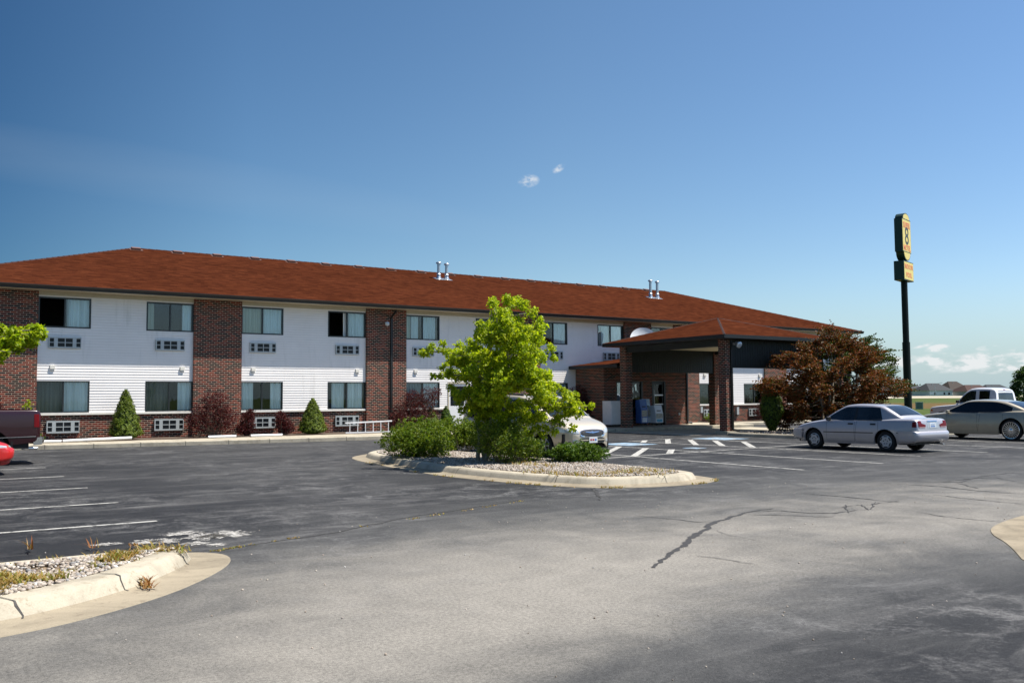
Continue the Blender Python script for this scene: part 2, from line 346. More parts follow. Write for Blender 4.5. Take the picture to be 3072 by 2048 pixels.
def ground_mat(name):
    m, nt, b = newmat(name); p = geo_pos(nt)
    sp = N(nt, 'ShaderNodeSeparateXYZ'); nt.links.new(p, sp.inputs[0])
    s = mth(nt, 'ADD', mth(nt, 'MULTIPLY', sp.outputs[0], .85), mth(nt, 'MULTIPLY', sp.outputs[1], .53))
    n0 = noise(nt, p, .02, 4); n1 = noise(nt, p, .25, 5, .65); n2 = noise(nt, p, 6, 4, .7)
    s2 = mth(nt, 'ADD', s, mth(nt, 'MULTIPLY', mth(nt, 'SUBTRACT', n0, .5), 90))
    br = mth(nt, 'MULTIPLY', mth(nt, 'MULTIPLY', smooth(nt, s2, 116, 150), mth(nt, 'SUBTRACT', 1.0, smooth(nt, s2, 175, 225))), mth(nt, 'ADD', .55, mth(nt, 'MULTIPLY', n1, .7)))
    g = mixc(nt, smooth(nt, n1, .38, .66), (.045, .078, .014), (.085, .095, .026))
    h = mixc(nt, smooth(nt, n1, .4, .62), (.135, .068, .026), (.105, .078, .028))
    c = mixc(nt, br, g, h); c = mixc(nt, 1, c, mth(nt, 'ADD', mth(nt, 'MULTIPLY', n2, .7), .62), 'MULTIPLY')
    nt.links.new(c, b.inputs['Base Color']); b.inputs['Roughness'].default_value = .95; b.inputs['Specular IOR Level'].default_value = .1
    return m

M = {}
M['brick'] = brick_mat('brick'); M['shingle'] = shingle_mat('red_shingle')
M['siding'] = mat('white_vinyl_siding', (.83, .795, .765), .5, var=.035, scale=1.2, spec=.35)
_nt = M['siding'].node_tree; _b = _nt.nodes['Principled BSDF']; _src = _b.inputs['Base Color'].links[0].from_socket; _p = geo_pos(_nt)
_g = smooth(_nt, mth(_nt, 'MULTIPLY', noise(_nt, mapping(_nt, _p, sc=(5, 1, .35)), 1.0, 5, .7), mth(_nt, 'ADD', .6, noise(_nt, _p, .8, 3))), .58, .95)
_nt.links.new(mixc(_nt, mth(_nt, 'MULTIPLY', _g, .45), _src, (.52, .50, .46)), _b.inputs['Base Color'])
M['trim_white'] = mat('white_trim', (.72, .69, .62), .5, var=.05)
M['beige'] = mat('beige_trim', (.46, .41, .31), .6, var=.06)
M['gutter'] = mat('dark_gutter', (.010, .011, .010), .45, var=.15)
M['bronze'] = mat('dark_bronze', (.02, .024, .024), .35, var=.1)
M['band'] = mat('dark_green_panel', (.0075, .0125, .0105), .6, var=.2, scale=3)
M['soffit'] = mat('cream_soffit', (.62, .55, .36), .7, var=.05)
M['interior'] = mat('dark_interior', (.045, .043, .04), .9)
M['dark'] = mat('black', (.008, .008, .009), .6)
M['grille_dark'] = mat('dark_grille', (.02, .025, .028), .5)
M['ac_grey'] = mat('grey_metal_frame', (.42, .46, .47), .45, var=.06, scale=5)
M['ac_white'] = mat('white_metal_frame', (.36, .39, .39), .45, var=.06, scale=5)
M['glass'] = glass_mat('window_glass', (.90, .95, .95)); M['screen'] = glass_mat('screened_glass', (.58, .61, .60), .05, gain=.9)
M['curtain'] = curtain_mat('sheer_curtain', (.90, .93, .92)); M['curtain_b'] = curtain_mat('beige_curtain', (.62, .60, .48)); M['curtain_d'] = curtain_mat('grey_drape', (.38, .42, .42))
M['asphalt'] = asphalt_mat('worn_asphalt'); M['concrete'] = concrete_mat('concrete'); M['concrete_g'] = concrete_mat('grey_concrete', (.32, .29, .23)); M['pan'] = concrete_mat('stained_gutter_pan', (.30, .255, .185), (.14, .11, .08))
M['paint'] = paint_mat('worn_white_paint'); M['crack'] = mat('tar_crack', (.035, .032, .029), .7, var=.3, scale=12)
M['stone'] = stone_mat('river_stone'); M['dirt'] = mat('dry_soil', (.21, .155, .10), .95, var=.35, scale=9, bump=.5)
M['mulch'] = mat('brown_mulch', (.07, .045, .03), .95, var=.4, scale=20, bump=.6, bscale=90)
M['ground'] = ground_mat('grass_field')
M['galv'] = mat('galvanised_metal', (.55, .58, .60), .38, .85, var=.12, scale=4)
M['vent'] = mat('brown_vent', (.15, .075, .055), .6)
M['bark'] = mat('bark', (.15, .12, .085), .9, var=.35, scale=14, bump=.6)
M['bark_pale'] = mat('pale_bark', (.30, .26, .20), .9, var=.3, scale=18, bump=.5)
M['white'] = mat('white_enamel', (.72, .73, .74), .35, var=.05, spec=.5)
M['tyre'] = mat('tyre_rubber', (.016, .016, .017), .85, var=.2)
M['chrome'] = mat('chrome', (.75, .76, .78), .12, 1.0, var=.03)
M['alloy'] = mat('silver_alloy', (.58, .59, .60), .35, .6, var=.05)
M['wheel_white'] = mat('pale_wheel_cover', (.50, .51, .53), .4, .3, var=.05)
M['black_trim'] = mat('black_trim', (.012, .012, .013), .45)
M['lamp_red'] = mat('red_lens', (.13, .002, .004), .35, var=.15, spec=.25)
M['lamp_clear'] = mat('clear_lens', (.50, .54, .58), .12, .2, var=.1, coat=1)
M['lamp_amber'] = mat('amber_lens', (.45, .09, .02), .2, coat=1)
M['plate'] = mat('licence_plate', (.62, .64, .66), .4, var=.05)
M['blue_ink'] = mat('blue_ink', (.05, .16, .42), .5)
M['red_ink'] = mat('red_ink', (.42, .05, .04), .5)
M['yellow'] = mat('sign_yellow', (.78, .62, .18), .4, var=.06, spec=.4)
M['sign_red'] = mat('sign_red', (.72, .20, .08), .45)
M['sign_black'] = mat('sign_black', (.045, .05, .045), .45)
M['sign_green'] = mat('sign_green', (.008, .030, .024), .4, var=.15)
M['pole'] = mat('dark_green_pole', (.003, .007, .007), .5, spec=.25, var=.15)
def car_glass(name, col=(.010, .013, .016)):
    m, nt, b = newmat(name)
    n = noise(nt, obj_pos(nt), 1.8, 3); c = mixc(nt, smooth(nt, n, .4, .65), col, tuple(x*2.2 for x in col)); nt.links.new(c, b.inputs['Base Color'])
    b.inputs['Roughness'].default_value = .03; b.inputs['Specular IOR Level'].default_value = .6; return m
M['car_glass'] = car_glass('tinted_car_glass'); M['car_glass_black'] = car_glass('black_car_glass', (.004, .004, .005))
def car_paint(name, col, metal=.4, rough=.35, dirt=.25):
    m, nt, b = newmat(name); p = obj_pos(nt)
    sp = N(nt, 'ShaderNodeSeparateXYZ'); nt.links.new(p, sp.inputs[0])
    n = noise(nt, p, 3, 5, .6); low = mth(nt, 'SUBTRACT', 1.0, smooth(nt, mth(nt, 'ADD', sp.outputs[2], mth(nt, 'MULTIPLY', n, .3)), .3, .75))
    c = mixc(nt, mth(nt, 'MULTIPLY', low, dirt), col, (.22, .19, .15)); c = mixc(nt, 1, c, mth(nt, 'ADD', mth(nt, 'MULTIPLY', n, .16), .92), 'MULTIPLY')
    nt.links.new(c, b.inputs['Base Color']); b.inputs['Metallic'].default_value = metal; b.inputs['Roughness'].default_value = rough
    b.inputs['Coat Weight'].default_value = 1; b.inputs['Coat Roughness'].default_value = .05
    return m
M['silver'] = car_paint('silver_paint', (.44, .43, .46), .35, .4, .3); M['champagne'] = car_paint('champagne_paint', (.42, .37, .275), .4, .38, .2)
M['white_paint'] = car_paint('white_paint', (.68, .68, .70), 0, .4, .1); M['tan'] = car_paint('tan_paint', (.56, .49, .38), .3, .4, .25)
M['maroon'] = car_paint('maroon_paint', (.022, .0015, .004), 0, .3, .02); M['maroon'].node_tree.nodes['Principled BSDF'].inputs['Coat Weight'].default_value = .45; M['red'] = car_paint('red_paint', (.55, .012, .010), 0, .3, .05)
LEAF = dict(
    maple=leaf_mat('yellow_green_leaf', [(.16, .25, .008), (.29, .39, .011), (.41, .49, .018), (.52, .55, .04)], .52),
    olive=leaf_mat('olive_leaf', [(.042, .09, .006), (.085, .15, .009), (.15, .215, .014), (.22, .25, .025)], .42),
    green=leaf_mat('mid_green_leaf', [(.03, .075, .006), (.055, .115, .008), (.09, .165, .012), (.14, .20, .02)], .35),
    spruce=leaf_mat('spruce_needle', [(.045, .085, .006), (.085, .135, .008), (.135, .18, .012), (.18, .215, .02)], .2),
    arbor=leaf_mat('arborvitae_spray', [(.03, .07, .009), (.06, .11, .012), (.11, .17, .018), (.16, .2, .03)], .25),
    red=leaf_mat('purple_red_leaf', [(.030, .008, .009), (.055, .010, .012), (.085, .014, .016), (.13, .022, .016)], .3),
    crab=leaf_mat('bronze_leaf', [(.034, .060, .010), (.10, .055, .012), (.19, .046, .012), (.25, .060, .014), (.075, .092, .014)], .32),
    crabg=leaf_mat('bronze_green_leaf', [(.026, .066, .008), (.055, .10, .010), (.09, .125, .014), (.105, .085, .014)], .32),
    dry=leaf_mat('dry_grass', [(.26, .16, .045), (.34, .22, .07), (.24, .19, .04), (.15, .19, .03)], .3),
    far=leaf_mat('far_leaf', [(.03, .075, .018), (.05, .10, .02), (.08, .13, .03)], .25),
)

# ------------------------------------------------------------------ text
def text_obj(name, body, size, m, parent, mat4, depth=.01, width=1.0, bold=.0):
    cu = bpy.data.curves.new(name, 'FONT'); cu.body = body; cu.size = size; cu.align_x = 'CENTER'; cu.align_y = 'CENTER'; cu.extrude = depth; cu.resolution_u = 4; cu.offset = bold
    t = bpy.data.objects.new(name, cu); COL.objects.link(t)
    dg = bpy.context.evaluated_depsgraph_get(); me = bpy.data.meshes.new_from_object(t.evaluated_get(dg)); me.name = name
    bpy.data.objects.remove(t); bpy.data.curves.remove(cu)
    me.transform(Matrix.Diagonal((width, 1, 1, 1))); me.transform(mat4); me.materials.clear(); me.materials.append(m)
    if parent is not None and parent.get('_w'): me.transform(Matrix.Translation(-Vector(parent['_w'])))
    return link(name, me, parent)
def frame_mat(o, ex, ey):
    ex = Vector(ex).normalized(); ey = Vector(ey).normalized(); ez = ex.cross(ey)
    return Matrix(((ex.x, ey.x, ez.x, o[0]), (ex.y, ey.y, ez.y, o[1]), (ex.z, ey.z, ez.z, o[2]), (0, 0, 0, 1)))

# ================================================================== ground, lot, kerbs, markings
def sstep(t, a, b):
    t = np.clip((t-a)/(b-a), 0, 1); return t*t*(3-2*t)
# one ground sheet out to the horizon, gently rising towards the far houses
rs = [0, 30, 60, 80, 110, 150, 200, 260, 330, 400, 470, 600, 900, 1600, 3000, 6000]; mb = MB(); rows = []
for r_ in rs:
    z = -.02+.58*float(sstep(r_, 80, 430)); rows.append([(20+r_*math.cos(a), 10+r_*math.sin(a), z) for a in np.linspace(0, 2*math.pi, 97)])
mb.grid(rows); struct('ground', mb, M['ground'], smooth_angle=60)

xs = np.arange(-16, 66.01, .4); ys = np.arange(-14, 38.01, .4); XX, YY = np.meshgrid(xs, ys, indexing='ij')
mb = MB(); nx, ny = len(xs), len(ys)
mb.v = [(float(x), float(y), 0.0) for x in xs for y in ys]
mb.f = [(i*ny+j, (i+1)*ny+j, (i+1)*ny+j+1, i*ny+j+1) for i in range(nx-1) for j in range(ny-1)]; mb.m = [0]*len(mb.f)
# worn seal coat across the lot, plus the island kerb's shadow as dark values
SURVEY = {1030: ((0, .15), (300, .25), (600, .35), (720, .4), (900, .22), (1300, .15), (1600, .2), (1900, .2), (2300, .28)), 1080: ((100, .18), (400, .3), (650, .47), (780, .3), (1000, .12), (1800, .22), (2100, .36), (2300, .5)),
          1130: ((100, .14), (400, .26), (700, .36), (900, .28), (1100, .12), (1700, .26), (1900, .5), (2100, .62), (2300, .62)), 1180: ((100, .08), (400, .18), (700, .3), (900, .34), (1100, .36), (1300, .36), (1500, .46), (1700, .62), (2000, .68), (2300, .62)),
          1230: ((100, .04), (400, .1), (600, .26), (800, .42), (1000, .52), (1200, .64), (1400, .68), (1600, .62), (1900, .68), (2200, .55)), 1300: ((560, .5), (800, .6), (1000, .67), (1200, .78), (1400, .8), (1600, .66), (1800, .74), (2000, .62), (2150, .38), (2330, .2)),
          1380: ((500, .5), (700, .6), (900, .72), (1100, .84), (1300, .84), (1500, .78), (1700, .72), (1900, .48), (2080, .14), (2300, .14)), 1460: ((100, .5), (300, .5), (600, .62), (900, .8), (1200, .8), (1500, .6), (1700, .36), (1900, .18), (2100, .1), (2300, .1)),
          1540: ((60, .56), (400, .62), (700, .74), (900, .7), (1100, .52), (1300, .42), (1600, .2), (1900, .12), (2300, .08))}
SP_, SW_ = [], []
SURVEY = {yy: [(xx, min(1, ww+(.07 if ww > .3 and yy > 1100 else 0))) for xx, ww in row] for yy, row in SURVEY.items()}
for yy, row in SURVEY.items():
    for xx, ww in row: p = G(xx*1.3061, yy*1.3061); SP_.append((p.x, p.y)); SW_.append(ww)
SP_, SW_ = np.array(SP_), np.array(SW_); num = np.zeros_like(XX); den = np.zeros_like(XX); dist0 = np.hypot(XX, YY)+1
for (px_, py_), ww in zip(SP_, SW_):
    r0 = math.hypot(px_, py_); k = np.exp(-((XX-px_)**2+(YY-py_)**2)/(2*(.095*r0+.15)**2))+1e-7/(1+(XX-px_)**2+(YY-py_)**2); num += k*ww; den += k
w = num/den
w = np.where(XX > 22, np.minimum(w, .25+.4*sstep(16-YY, 0, 3)), w)
w = np.clip(w, 0.0, 1)
ap = struct('parking_lot', mb, M['asphalt'], fix=False)
at = ap.data.attributes.new('wear_shade', 'FLOAT', 'POINT'); at.data.foreach_set('value', w.ravel().astype(np.float32))

def chaikin(pts, n=2, closed=True):
    for _ in range(n):
        out = []
        for i in range(len(pts) if closed else len(pts)-1):
            a, b = np.array(pts[i]), np.array(pts[(i+1) % len(pts)]); out += [tuple(.75*a+.25*b), tuple(.25*a+.75*b)]
        pts = out
    return pts
def inset(pts, d):
    P = np.array(pts); a = np.roll(P, 1, 0); b = np.roll(P, -1, 0); t = b-a; t /= np.linalg.norm(t, axis=1)[:, None]+1e-9
    area = np.sum(P[:, 0]*np.roll(P[:, 1], -1)-np.roll(P[:, 0], -1)*P[:, 1])
    nrm = np.stack([-t[:, 1], t[:, 0]], 1)*(1 if area > 0 else -1)
    return P+nrm*d
def kerb(name, pts, prof, m):
    rows = [[(float(x), float(y), z) for x, y in inset(pts, d)] for d, z in prof]
    mb = MB(); n = sum(1 for d, z in prof if z < .035) if len(prof) > 8 and prof is PROF else 1
    if n > 1: mb.grid(rows[:n], closed=True, m=1)
    mb.grid(rows[n-1:], closed=True); return struct(name, mb, [m, M['pan']], smooth_angle=50)
def fill(name, pts, z, m, bump=.05, n=0):
    P = np.array(pts); c = P.mean(0); mb = MB(); rows = []
    for t in (1, .8, .55, .3, .02):
        rows.append([(float(c[0]+(x-c[0])*t), float(c[1]+(y-c[1])*t), z+bump*(1-t)) for x, y in P])
    mb.grid(rows, closed=True); return struct(name, mb, m, smooth_angle=60)
PROF = [(-.02, -.02), (0, .010), (.36, .016), (.385, .03), (.43, .105), (.46, .138), (.51, .150), (.70, .150), (.725, .142), (.735, .05)]
PROFN = [(-.02, -.02), (0, .012), (.02, .10), (.05, .142), (.09, .150), (.26, .150), (.285, .142), (.295, .05)]
isl1 = chaikin([(10.65, 23.6), (10.2, 20.55), (9.84, 17.45), (10.02, 15.3), (10.5, 13.4), (11.2, 12.75), (12.2, 12.5), (13.2, 12.55), (13.95, 13.1), (14.1, 14.5), (14.1, 18), (14.1, 22), (14.0, 24.5), (13.5, 25.7), (12.6, 25.7), (11.5, 24.9)], 2)
isl2 = chaikin([(-6, 6.8), (-1, 7.05), (.73, 7.45), (1.25, 7.64), (1.98, 8.15), (2.5, 8.72), (2.95, 9.38), (3.1, 9.92), (2.85, 10.32), (2.2, 10.4), (0, 10.4), (-6, 10.4), (-6.3, 8.5)], 2)
isl3 = chaikin([(8.95, 4.5), (10.3, 5.4), (10.85, 5.9), (11.5, 6.25), (12.8, 6.55), (15, 6.8), (17, 4.5), (13, 2), (9.5, 2.6)], 2)
bed = [(29.05, 21.8), (29.1, 24), (29.15, 26.2), (29.3, 27.0), (29.9, 27.4), (34, 27.5), (44, 27.5), (44.4, 27), (44.4, 21.8), (44, 21.4), (29.5, 21.4)]
bed = chaikin(bed, 2)
kerb('island_kerb', isl1, PROF, M['concrete']); kerb('island_kerb', isl2, PROF, M['concrete']); kerb('island_kerb', isl3, PROF, M['concrete']); kerb('island_kerb', bed, PROFN, M['concrete_g'])
fill('island_soil', inset(isl1, .72), .11, M['dirt'], .07); fill('island_soil', inset(isl2, .72), .11, M['dirt'], .05)
fill('island_soil', inset(isl3, .72), .11, M['dirt'], .05); fill('planting_bed', inset(bed, .28), .11, M['mulch'], .05)
# kerb joints: dark tooled or broken gaps across the kerb
def joint(mb, p, d, wdt=.022, n=6, jag=0):
    p = Vector((p[0], p[1], 0)); d = Vector((d[0], d[1], 0)).normalized(); s = Vector((-d.y, d.x, 0)); rows = []
    for (t, z) in ((.362, .022), (.385, .036), (.43, .111), (.46, .144), (.51, .156), (.70, .156)):
        o = random.uniform(-jag, jag); ww = wdt*random.uniform(.5, 1.3)
        rows.append([tuple(p+d*t+s*(o-ww)+Vector((0, 0, z))), tuple(p+d*t+s*(o+ww)+Vector((0, 0, z)))])
    mb.grid(rows)
jm = MB()
for pts, sel, jag in ((isl2, ((2.0, 8.15), (1.0, 7.55), (2.9, 9.3)), .03), (isl1, ((10.25, 20.6), (9.9, 17.2), (10.3, 14.2), (12.3, 12.52)), .01)):
    P = np.array(pts); I = inset(pts, 1.0)
    for s in sel:
        k = int(np.argmin(((P-np.array(s))**2).sum(1))); joint(jm, P[k], I[k]-P[k], .009 if jag > .02 else .007, jag=jag)
struct('kerb_joints', jm, M['crack'], fix=False)

# sidewalks with a real step down to the lot
def slab(name, front, yb, z, m):   # front: polyline (x,y) of the kerb face
    mb = MB(); rows = []
    for (dy, zz) in ((0, -.02), (0.0, z-.02), (.02, z)): rows.append([(x, y+dy, zz) for x, y in front])
    rows.append([(x, yb, z) for x, y in front]); mb.grid(rows); return struct(name, mb, m, smooth_angle=30)
def densify(pl, st=.6):
    out = []
    for (a, b) in zip(pl, pl[1:]):
        n = max(1, int(math.hypot(b[0]-a[0], b[1]-a[1])/st)); out += [(a[0]+(b[0]-a[0])*k/n, a[1]+(b[1]-a[1])*k/n) for k in range(n)]
    return out+[pl[-1]]
front1 = densify([(-10, 36.0), (4, 35.25), (11, 34.45), (17, 33.95), (24, 33.75), (29.5, 33.7)])
slab('sidewalk', front1, 36.75, .15, M['concrete']); slab('sidewalk', [(29.5, 33.7), (34, 33.7), (38.9, 33.9), (39.3, 34.6)], 38.44, .15, M['concrete'])
slab('sidewalk', [(39.3, 36.2), (45, 36.1), (56, 36.0)], 37.2, .15, M['concrete'])
mb = MB(); mb.box(-10, 29.5, 36.75, 38.46, 0, .165); mb.box(39.3, 56, 37.2, 38.46, 0, .165); struct('planting_bed', mb, M['mulch'])
mb = MB(); mb.box(28.4, 38.4, 28.25, 33.68, -.05, .006); struct('driveway_pad', mb, M['concrete'])
jm = MB()
for x in np.arange(-6, 29, 1.52):
    yf = float(np.interp(x, [p[0] for p in front1], [p[1] for p in front1])); jm.box(x-.008, x+.008, yf+.02, 36.74, .15, .1525)
    jm.box(x-.008, x+.008, yf-.003, yf+.02, .0, .151)
struct('sidewalk_joints', jm, M['crack'], fix=False)

# painted lines (worn), laid 4 mm above the asphalt
pm = MB()
def line(a, b, wd=.1, z=.004, m=0, n=None):
    a = Vector((a[0], a[1], z)); b = Vector((b[0], b[1], z)); d = (b-a).normalized(); s = Vector((-d.y, d.x, 0))*wd/2
    pm.quad(a-s, b-s, b+s, a+s, m)
for y in (13.32, 16.1, 19.17, 22.37, 25.58, 28.8): line((-2.4, y), (3.15+.02*(y-13), y-.04))
q = lambda x, y: tuple(G(1750+x/3.36, 1250+y/3.36)[:2])
line((17.55, 24.2), (17.03, 13.44)); line((20.38, 25.2), (20.08, 13.5), z=.0042); line((23.2, 26.05), (23.25, 14.5)); line((26.1, 26.45), (26.1, 14.2), z=.0044)
line((29.0, 21.3), (29.1, 14.5)); line((32.0, 21.3), (32.1, 14.4)); line((35.1, 21.3), (35.2, 14.3)); line((38.2, 21.3), (38.2, 14.3)); line((41.3, 21.3), (41.3, 14.3))
line(q(180, 420), q(2300, 275), z=.0052); line((17.5, 24.2), (20.4, 24.6), z=.0054); line(q(450, 248), q(900, 222), z=.0056)
for a, b in (((365, 300), (220, 372)), ((632, 315), (510, 395)), ((892, 328), (868, 370)), ((622, 238), (602, 260)), ((850, 225), (856, 270)), ((1075, 232), (1140, 285)), ((1325, 240), (1405, 293)), ((1615, 252), (1710, 308))):
    line(q(*a), q(*b), .2, z=.006)
struct('parking_lines', pm, [M['paint']], fix=False)
# faded accessible-parking symbols: blue square with a white wheelchair figure
M['blue_paint'] = mat('faded_blue_paint', (.20, .30, .40), .8, var=.35, scale=4)
def wheelchair(cx, cy, s, rz):
    mb = MB(); c, sn = math.cos(rz), math.sin(rz)
    T = lambda x, y, z: (cx+s*(x*c-y*sn), cy+s*(x*sn+y*c), z)
    def rect(x0, y0, x1, y1, z, m):
        mb.quad(T(x0, y0, z), T(x1, y0, z), T(x1, y1, z), T(x0, y1, z), m)
    rect(-.75, -.85, .75, .85, .0064, 0)
    def stroke(pts, wd, z=.0075):
        for a, b in zip(pts, pts[1:]):
            d = Vector((b[0]-a[0], b[1]-a[1], 0)).normalized(); sx = Vector((-d.y, d.x, 0))*wd/2
            mb.quad(T(a[0]-sx.x, a[1]-sx.y, z), T(b[0]-sx.x, b[1]-sx.y, z), T(b[0]+sx.x, b[1]+sx.y, z), T(a[0]+sx.x, a[1]+sx.y, z), 1)
    stroke([(-.05, .45), (-.05, -.02), (.3, -.02), (.42, -.5), (.55, -.5)], .13); stroke([(-.05, .22), (.28, .22)], .1, .0078)
    stroke([(-.1+.42*math.cos(a), -.25+.42*math.sin(a)) for a in np.linspace(2.0, 5.9, 14)], .11, .0081)
    mb.add([T(-.07+.13*math.cos(a), .62+.13*math.sin(a), .0076) for a in np.linspace(0, 2*math.pi, 12, endpoint=False)], [tuple(range(12))], 1)
    struct('accessible_parking_symbol', mb, [M['blue_paint'], M['paint']], fix=False)
p = q(440, 276); wheelchair(p[0], p[1], .95, R(4)); p = q(1380, 220); wheelchair(p[0], p[1], 1.0, R(4)); p = q(1122, 316); wheelchair(p[0], p[1], .35, R(4))

# cracks in the worn lane
z8 = lambda x, y: (1800+x/1.849, 1300+y/1.849)
zl = lambda x, y: (x/2.096, 1300+y/2.096)
cm = MB()
def crack(pts, wd, jag=.03, z=.004):
    P = [Vector(G(*p)) for p in pts]; P = [Vector((p.x, p.y, 0)) for p in P]; L = []
    for a, b in zip(P, P[1:]):
        n = max(2, int((b-a).length/.06)); s = Vector((-(b-a).y, (b-a).x, 0)).normalized(); ph_ = [random.uniform(0, 6) for _ in range(4)]
        L += [a+(b-a)*k/n+s*jag*math.sin(math.pi*k/n)*(.9*math.sin(k*.35+ph_[0])+.6*math.sin(k*.8+ph_[1])+.35*math.sin(k*1.7+ph_[2])+random.gauss(0, .12)) for k in range(n)]
    L.append(P[-1]); rows = []
    for i, p in enumerate(L):
        t = (L[min(i+1, len(L)-1)]-L[max(i-1, 0)]).normalized(); s = Vector((-t.y, t.x, 0)); k = i/len(L)
        ww = wd*random.uniform(.45, 1.25)*(.35+.65*math.sin(math.pi*min(max(k, .04), .96)))
        rows.append([tuple(p-s*ww+Vector((0, 0, z))), tuple(p+s*ww+Vector((0, 0, z)))])
    cm.grid(rows)
crack([z8(*p) for p in ((295, 745), (380, 675), (480, 605), (560, 545), (640, 490), (720, 465), (800, 440), (960, 415))], .045, .03)
for i, (pl, w_) in enumerate((([(200, 455), (400, 475), (550, 492), (640, 490)], .014), ([(850, 430), (1000, 428), (1150, 440), (1300, 443), (1420, 425)], .022), ([(1120, 332), (1350, 350), (1550, 372), (1660, 380)], .026),
                 ([(1620, 260), (1900, 270), (2000, 270), (2100, 240), (2300, 215)], .03), ([(1570, 275), (1900, 295), (2100, 318), (2352, 335)], .03), ([(1760, 435), (1900, 460), (2100, 480), (2230, 492)], .014),
                 ([(820, 450), (1000, 452), (1200, 462), (1300, 462)], .018), ([(1850, 340), (2100, 368), (2352, 392)], .022), ([(1900, 270), (2050, 250), (2200, 245), (2352, 275)], .02), ([(1980, 275), (2100, 305)], .02),
                 ([(1280, 420), (1400, 400), (1500, 395), (1660, 372)], .012), ([(1360, 395), (1380, 440)], .012), ([(1420, 425), (1500, 420), (1530, 380)], .012), ([(1450, 395), (1490, 425)], .012), ([(2120, 355), (2352, 375)], .012),
                 ([(540, 680), (700, 700), (860, 725)], .010), ([(620, 530), (700, 560), (900, 600)], .006))):
    crack([z8(*p) for p in pl], w_, .02, .0044+.0002*i)
crack([zl(*p) for p in ((1330, 745), (1550, 705), (1750, 675), (2096, 625))]+[(1200, 1555), (1400, 1525), (1560, 1500)], .018, .03, .0040)
crack([(1775, 1450), (1790, 1480), (1800, 1500)], .03, .03, .0062)
struct('pavement_cracks', cm, M['crack'], fix=False)
# scattered patches of spilled white lime on the dark stalls
M['lime'] = mat('white_lime', (.36, .345, .32), .95, var=.3, scale=9)
_nt = M['lime'].node_tree; _b = _nt.nodes['Principled BSDF']; _p = geo_pos(_nt)   # powder breaks up into specks at its edges
_nt.links.new(smooth(_nt, mth(_nt, 'ADD', mth(_nt, 'MULTIPLY', noise(_nt, _p, 7, 6, .75), .6), mth(_nt, 'MULTIPLY', noise(_nt, _p, 60, 3, .6), .4)), .44, .54), _b.inputs['Alpha'])
lm = MB()
for (u, v, a, b) in ((447, 1624, .20, .22), (497, 1622, .20, .22), (615, 1609, .27, .32), (680, 1602, .36, .34), (325, 1632, .2, .14), (650, 1634, .14, .14), (585, 1630, .18, .16), (540, 1600, .3, .2)):
    c = G(u, v); n = 40
    for s in range(1):
        pts = []
        for k in range(n):
            an = 2*math.pi*k/n; rr = random.uniform(.55, 1.1); pts.append((c.x+a*rr*math.cos(an), c.y+b*rr*math.sin(an), .0042))
        lm.add(pts, [tuple(range(n))])
struct('lime_patches', lm, M['lime'], fix=False)

# gravel and dry weeds in the islands
ICO = None
def ico():
    t = (1+5**.5)/2; v = np.array([(-1, t, 0), (1, t, 0), (-1, -t, 0), (1, -t, 0), (0, -1, t), (0, 1, t), (0, -1, -t), (0, 1, -t), (t, 0, -1), (t, 0, 1), (-t, 0, -1), (-t, 0, 1)], float)
    f = [(0, 11, 5), (0, 5, 1), (0, 1, 7), (0, 7, 10), (0, 10, 11), (1, 5, 9), (5, 11, 4), (11, 10, 2), (10, 7, 6), (7, 1, 8), (3, 9, 4), (3, 4, 2), (3, 2, 6), (3, 6, 8), (3, 8, 9), (4, 9, 5), (2, 4, 11), (6, 2, 10), (8, 6, 7), (9, 8, 1)]
    return v/np.linalg.norm(v[0]), np.array(f)
def np_mesh(name, V, Fc, mats, parent=None, smooth=False, loops=3):
    me = bpy.data.meshes.new(name); nv, nf = len(V), len(Fc)
    me.vertices.add(nv); me.vertices.foreach_set('co', np.asarray(V, np.float32).ravel())
    me.loops.add(nf*loops); me.polygons.add(nf)
    me.loops.foreach_set('vertex_index', np.asarray(Fc, np.int32).ravel()); me.polygons.foreach_set('loop_start', np.arange(0, nf*loops, loops, dtype=np.int32))
    me.polygons.foreach_set('loop_total', np.full(nf, loops, np.int32))
    me.update(calc_edges=True); me.validate()
    for q_ in (mats if isinstance(mats, (list, tuple)) else [mats]): me.materials.append(q_)
    if smooth: me.polygons.foreach_set('use_smooth', [True]*nf)
    return link(name, me, parent)
def inside(P, poly):
    poly = np.array(poly); x, y = P[:, 0], P[:, 1]; r_ = np.zeros(len(P), bool); j = len(poly)-1
    for i in range(len(poly)):
        xi, yi = poly[i]; xj, yj = poly[j]
        r_ ^= ((yi > y) != (yj > y)) & (x < (xj-xi)*(y-yi)/(yj-yi+1e-12)+xi); j = i
    return r_
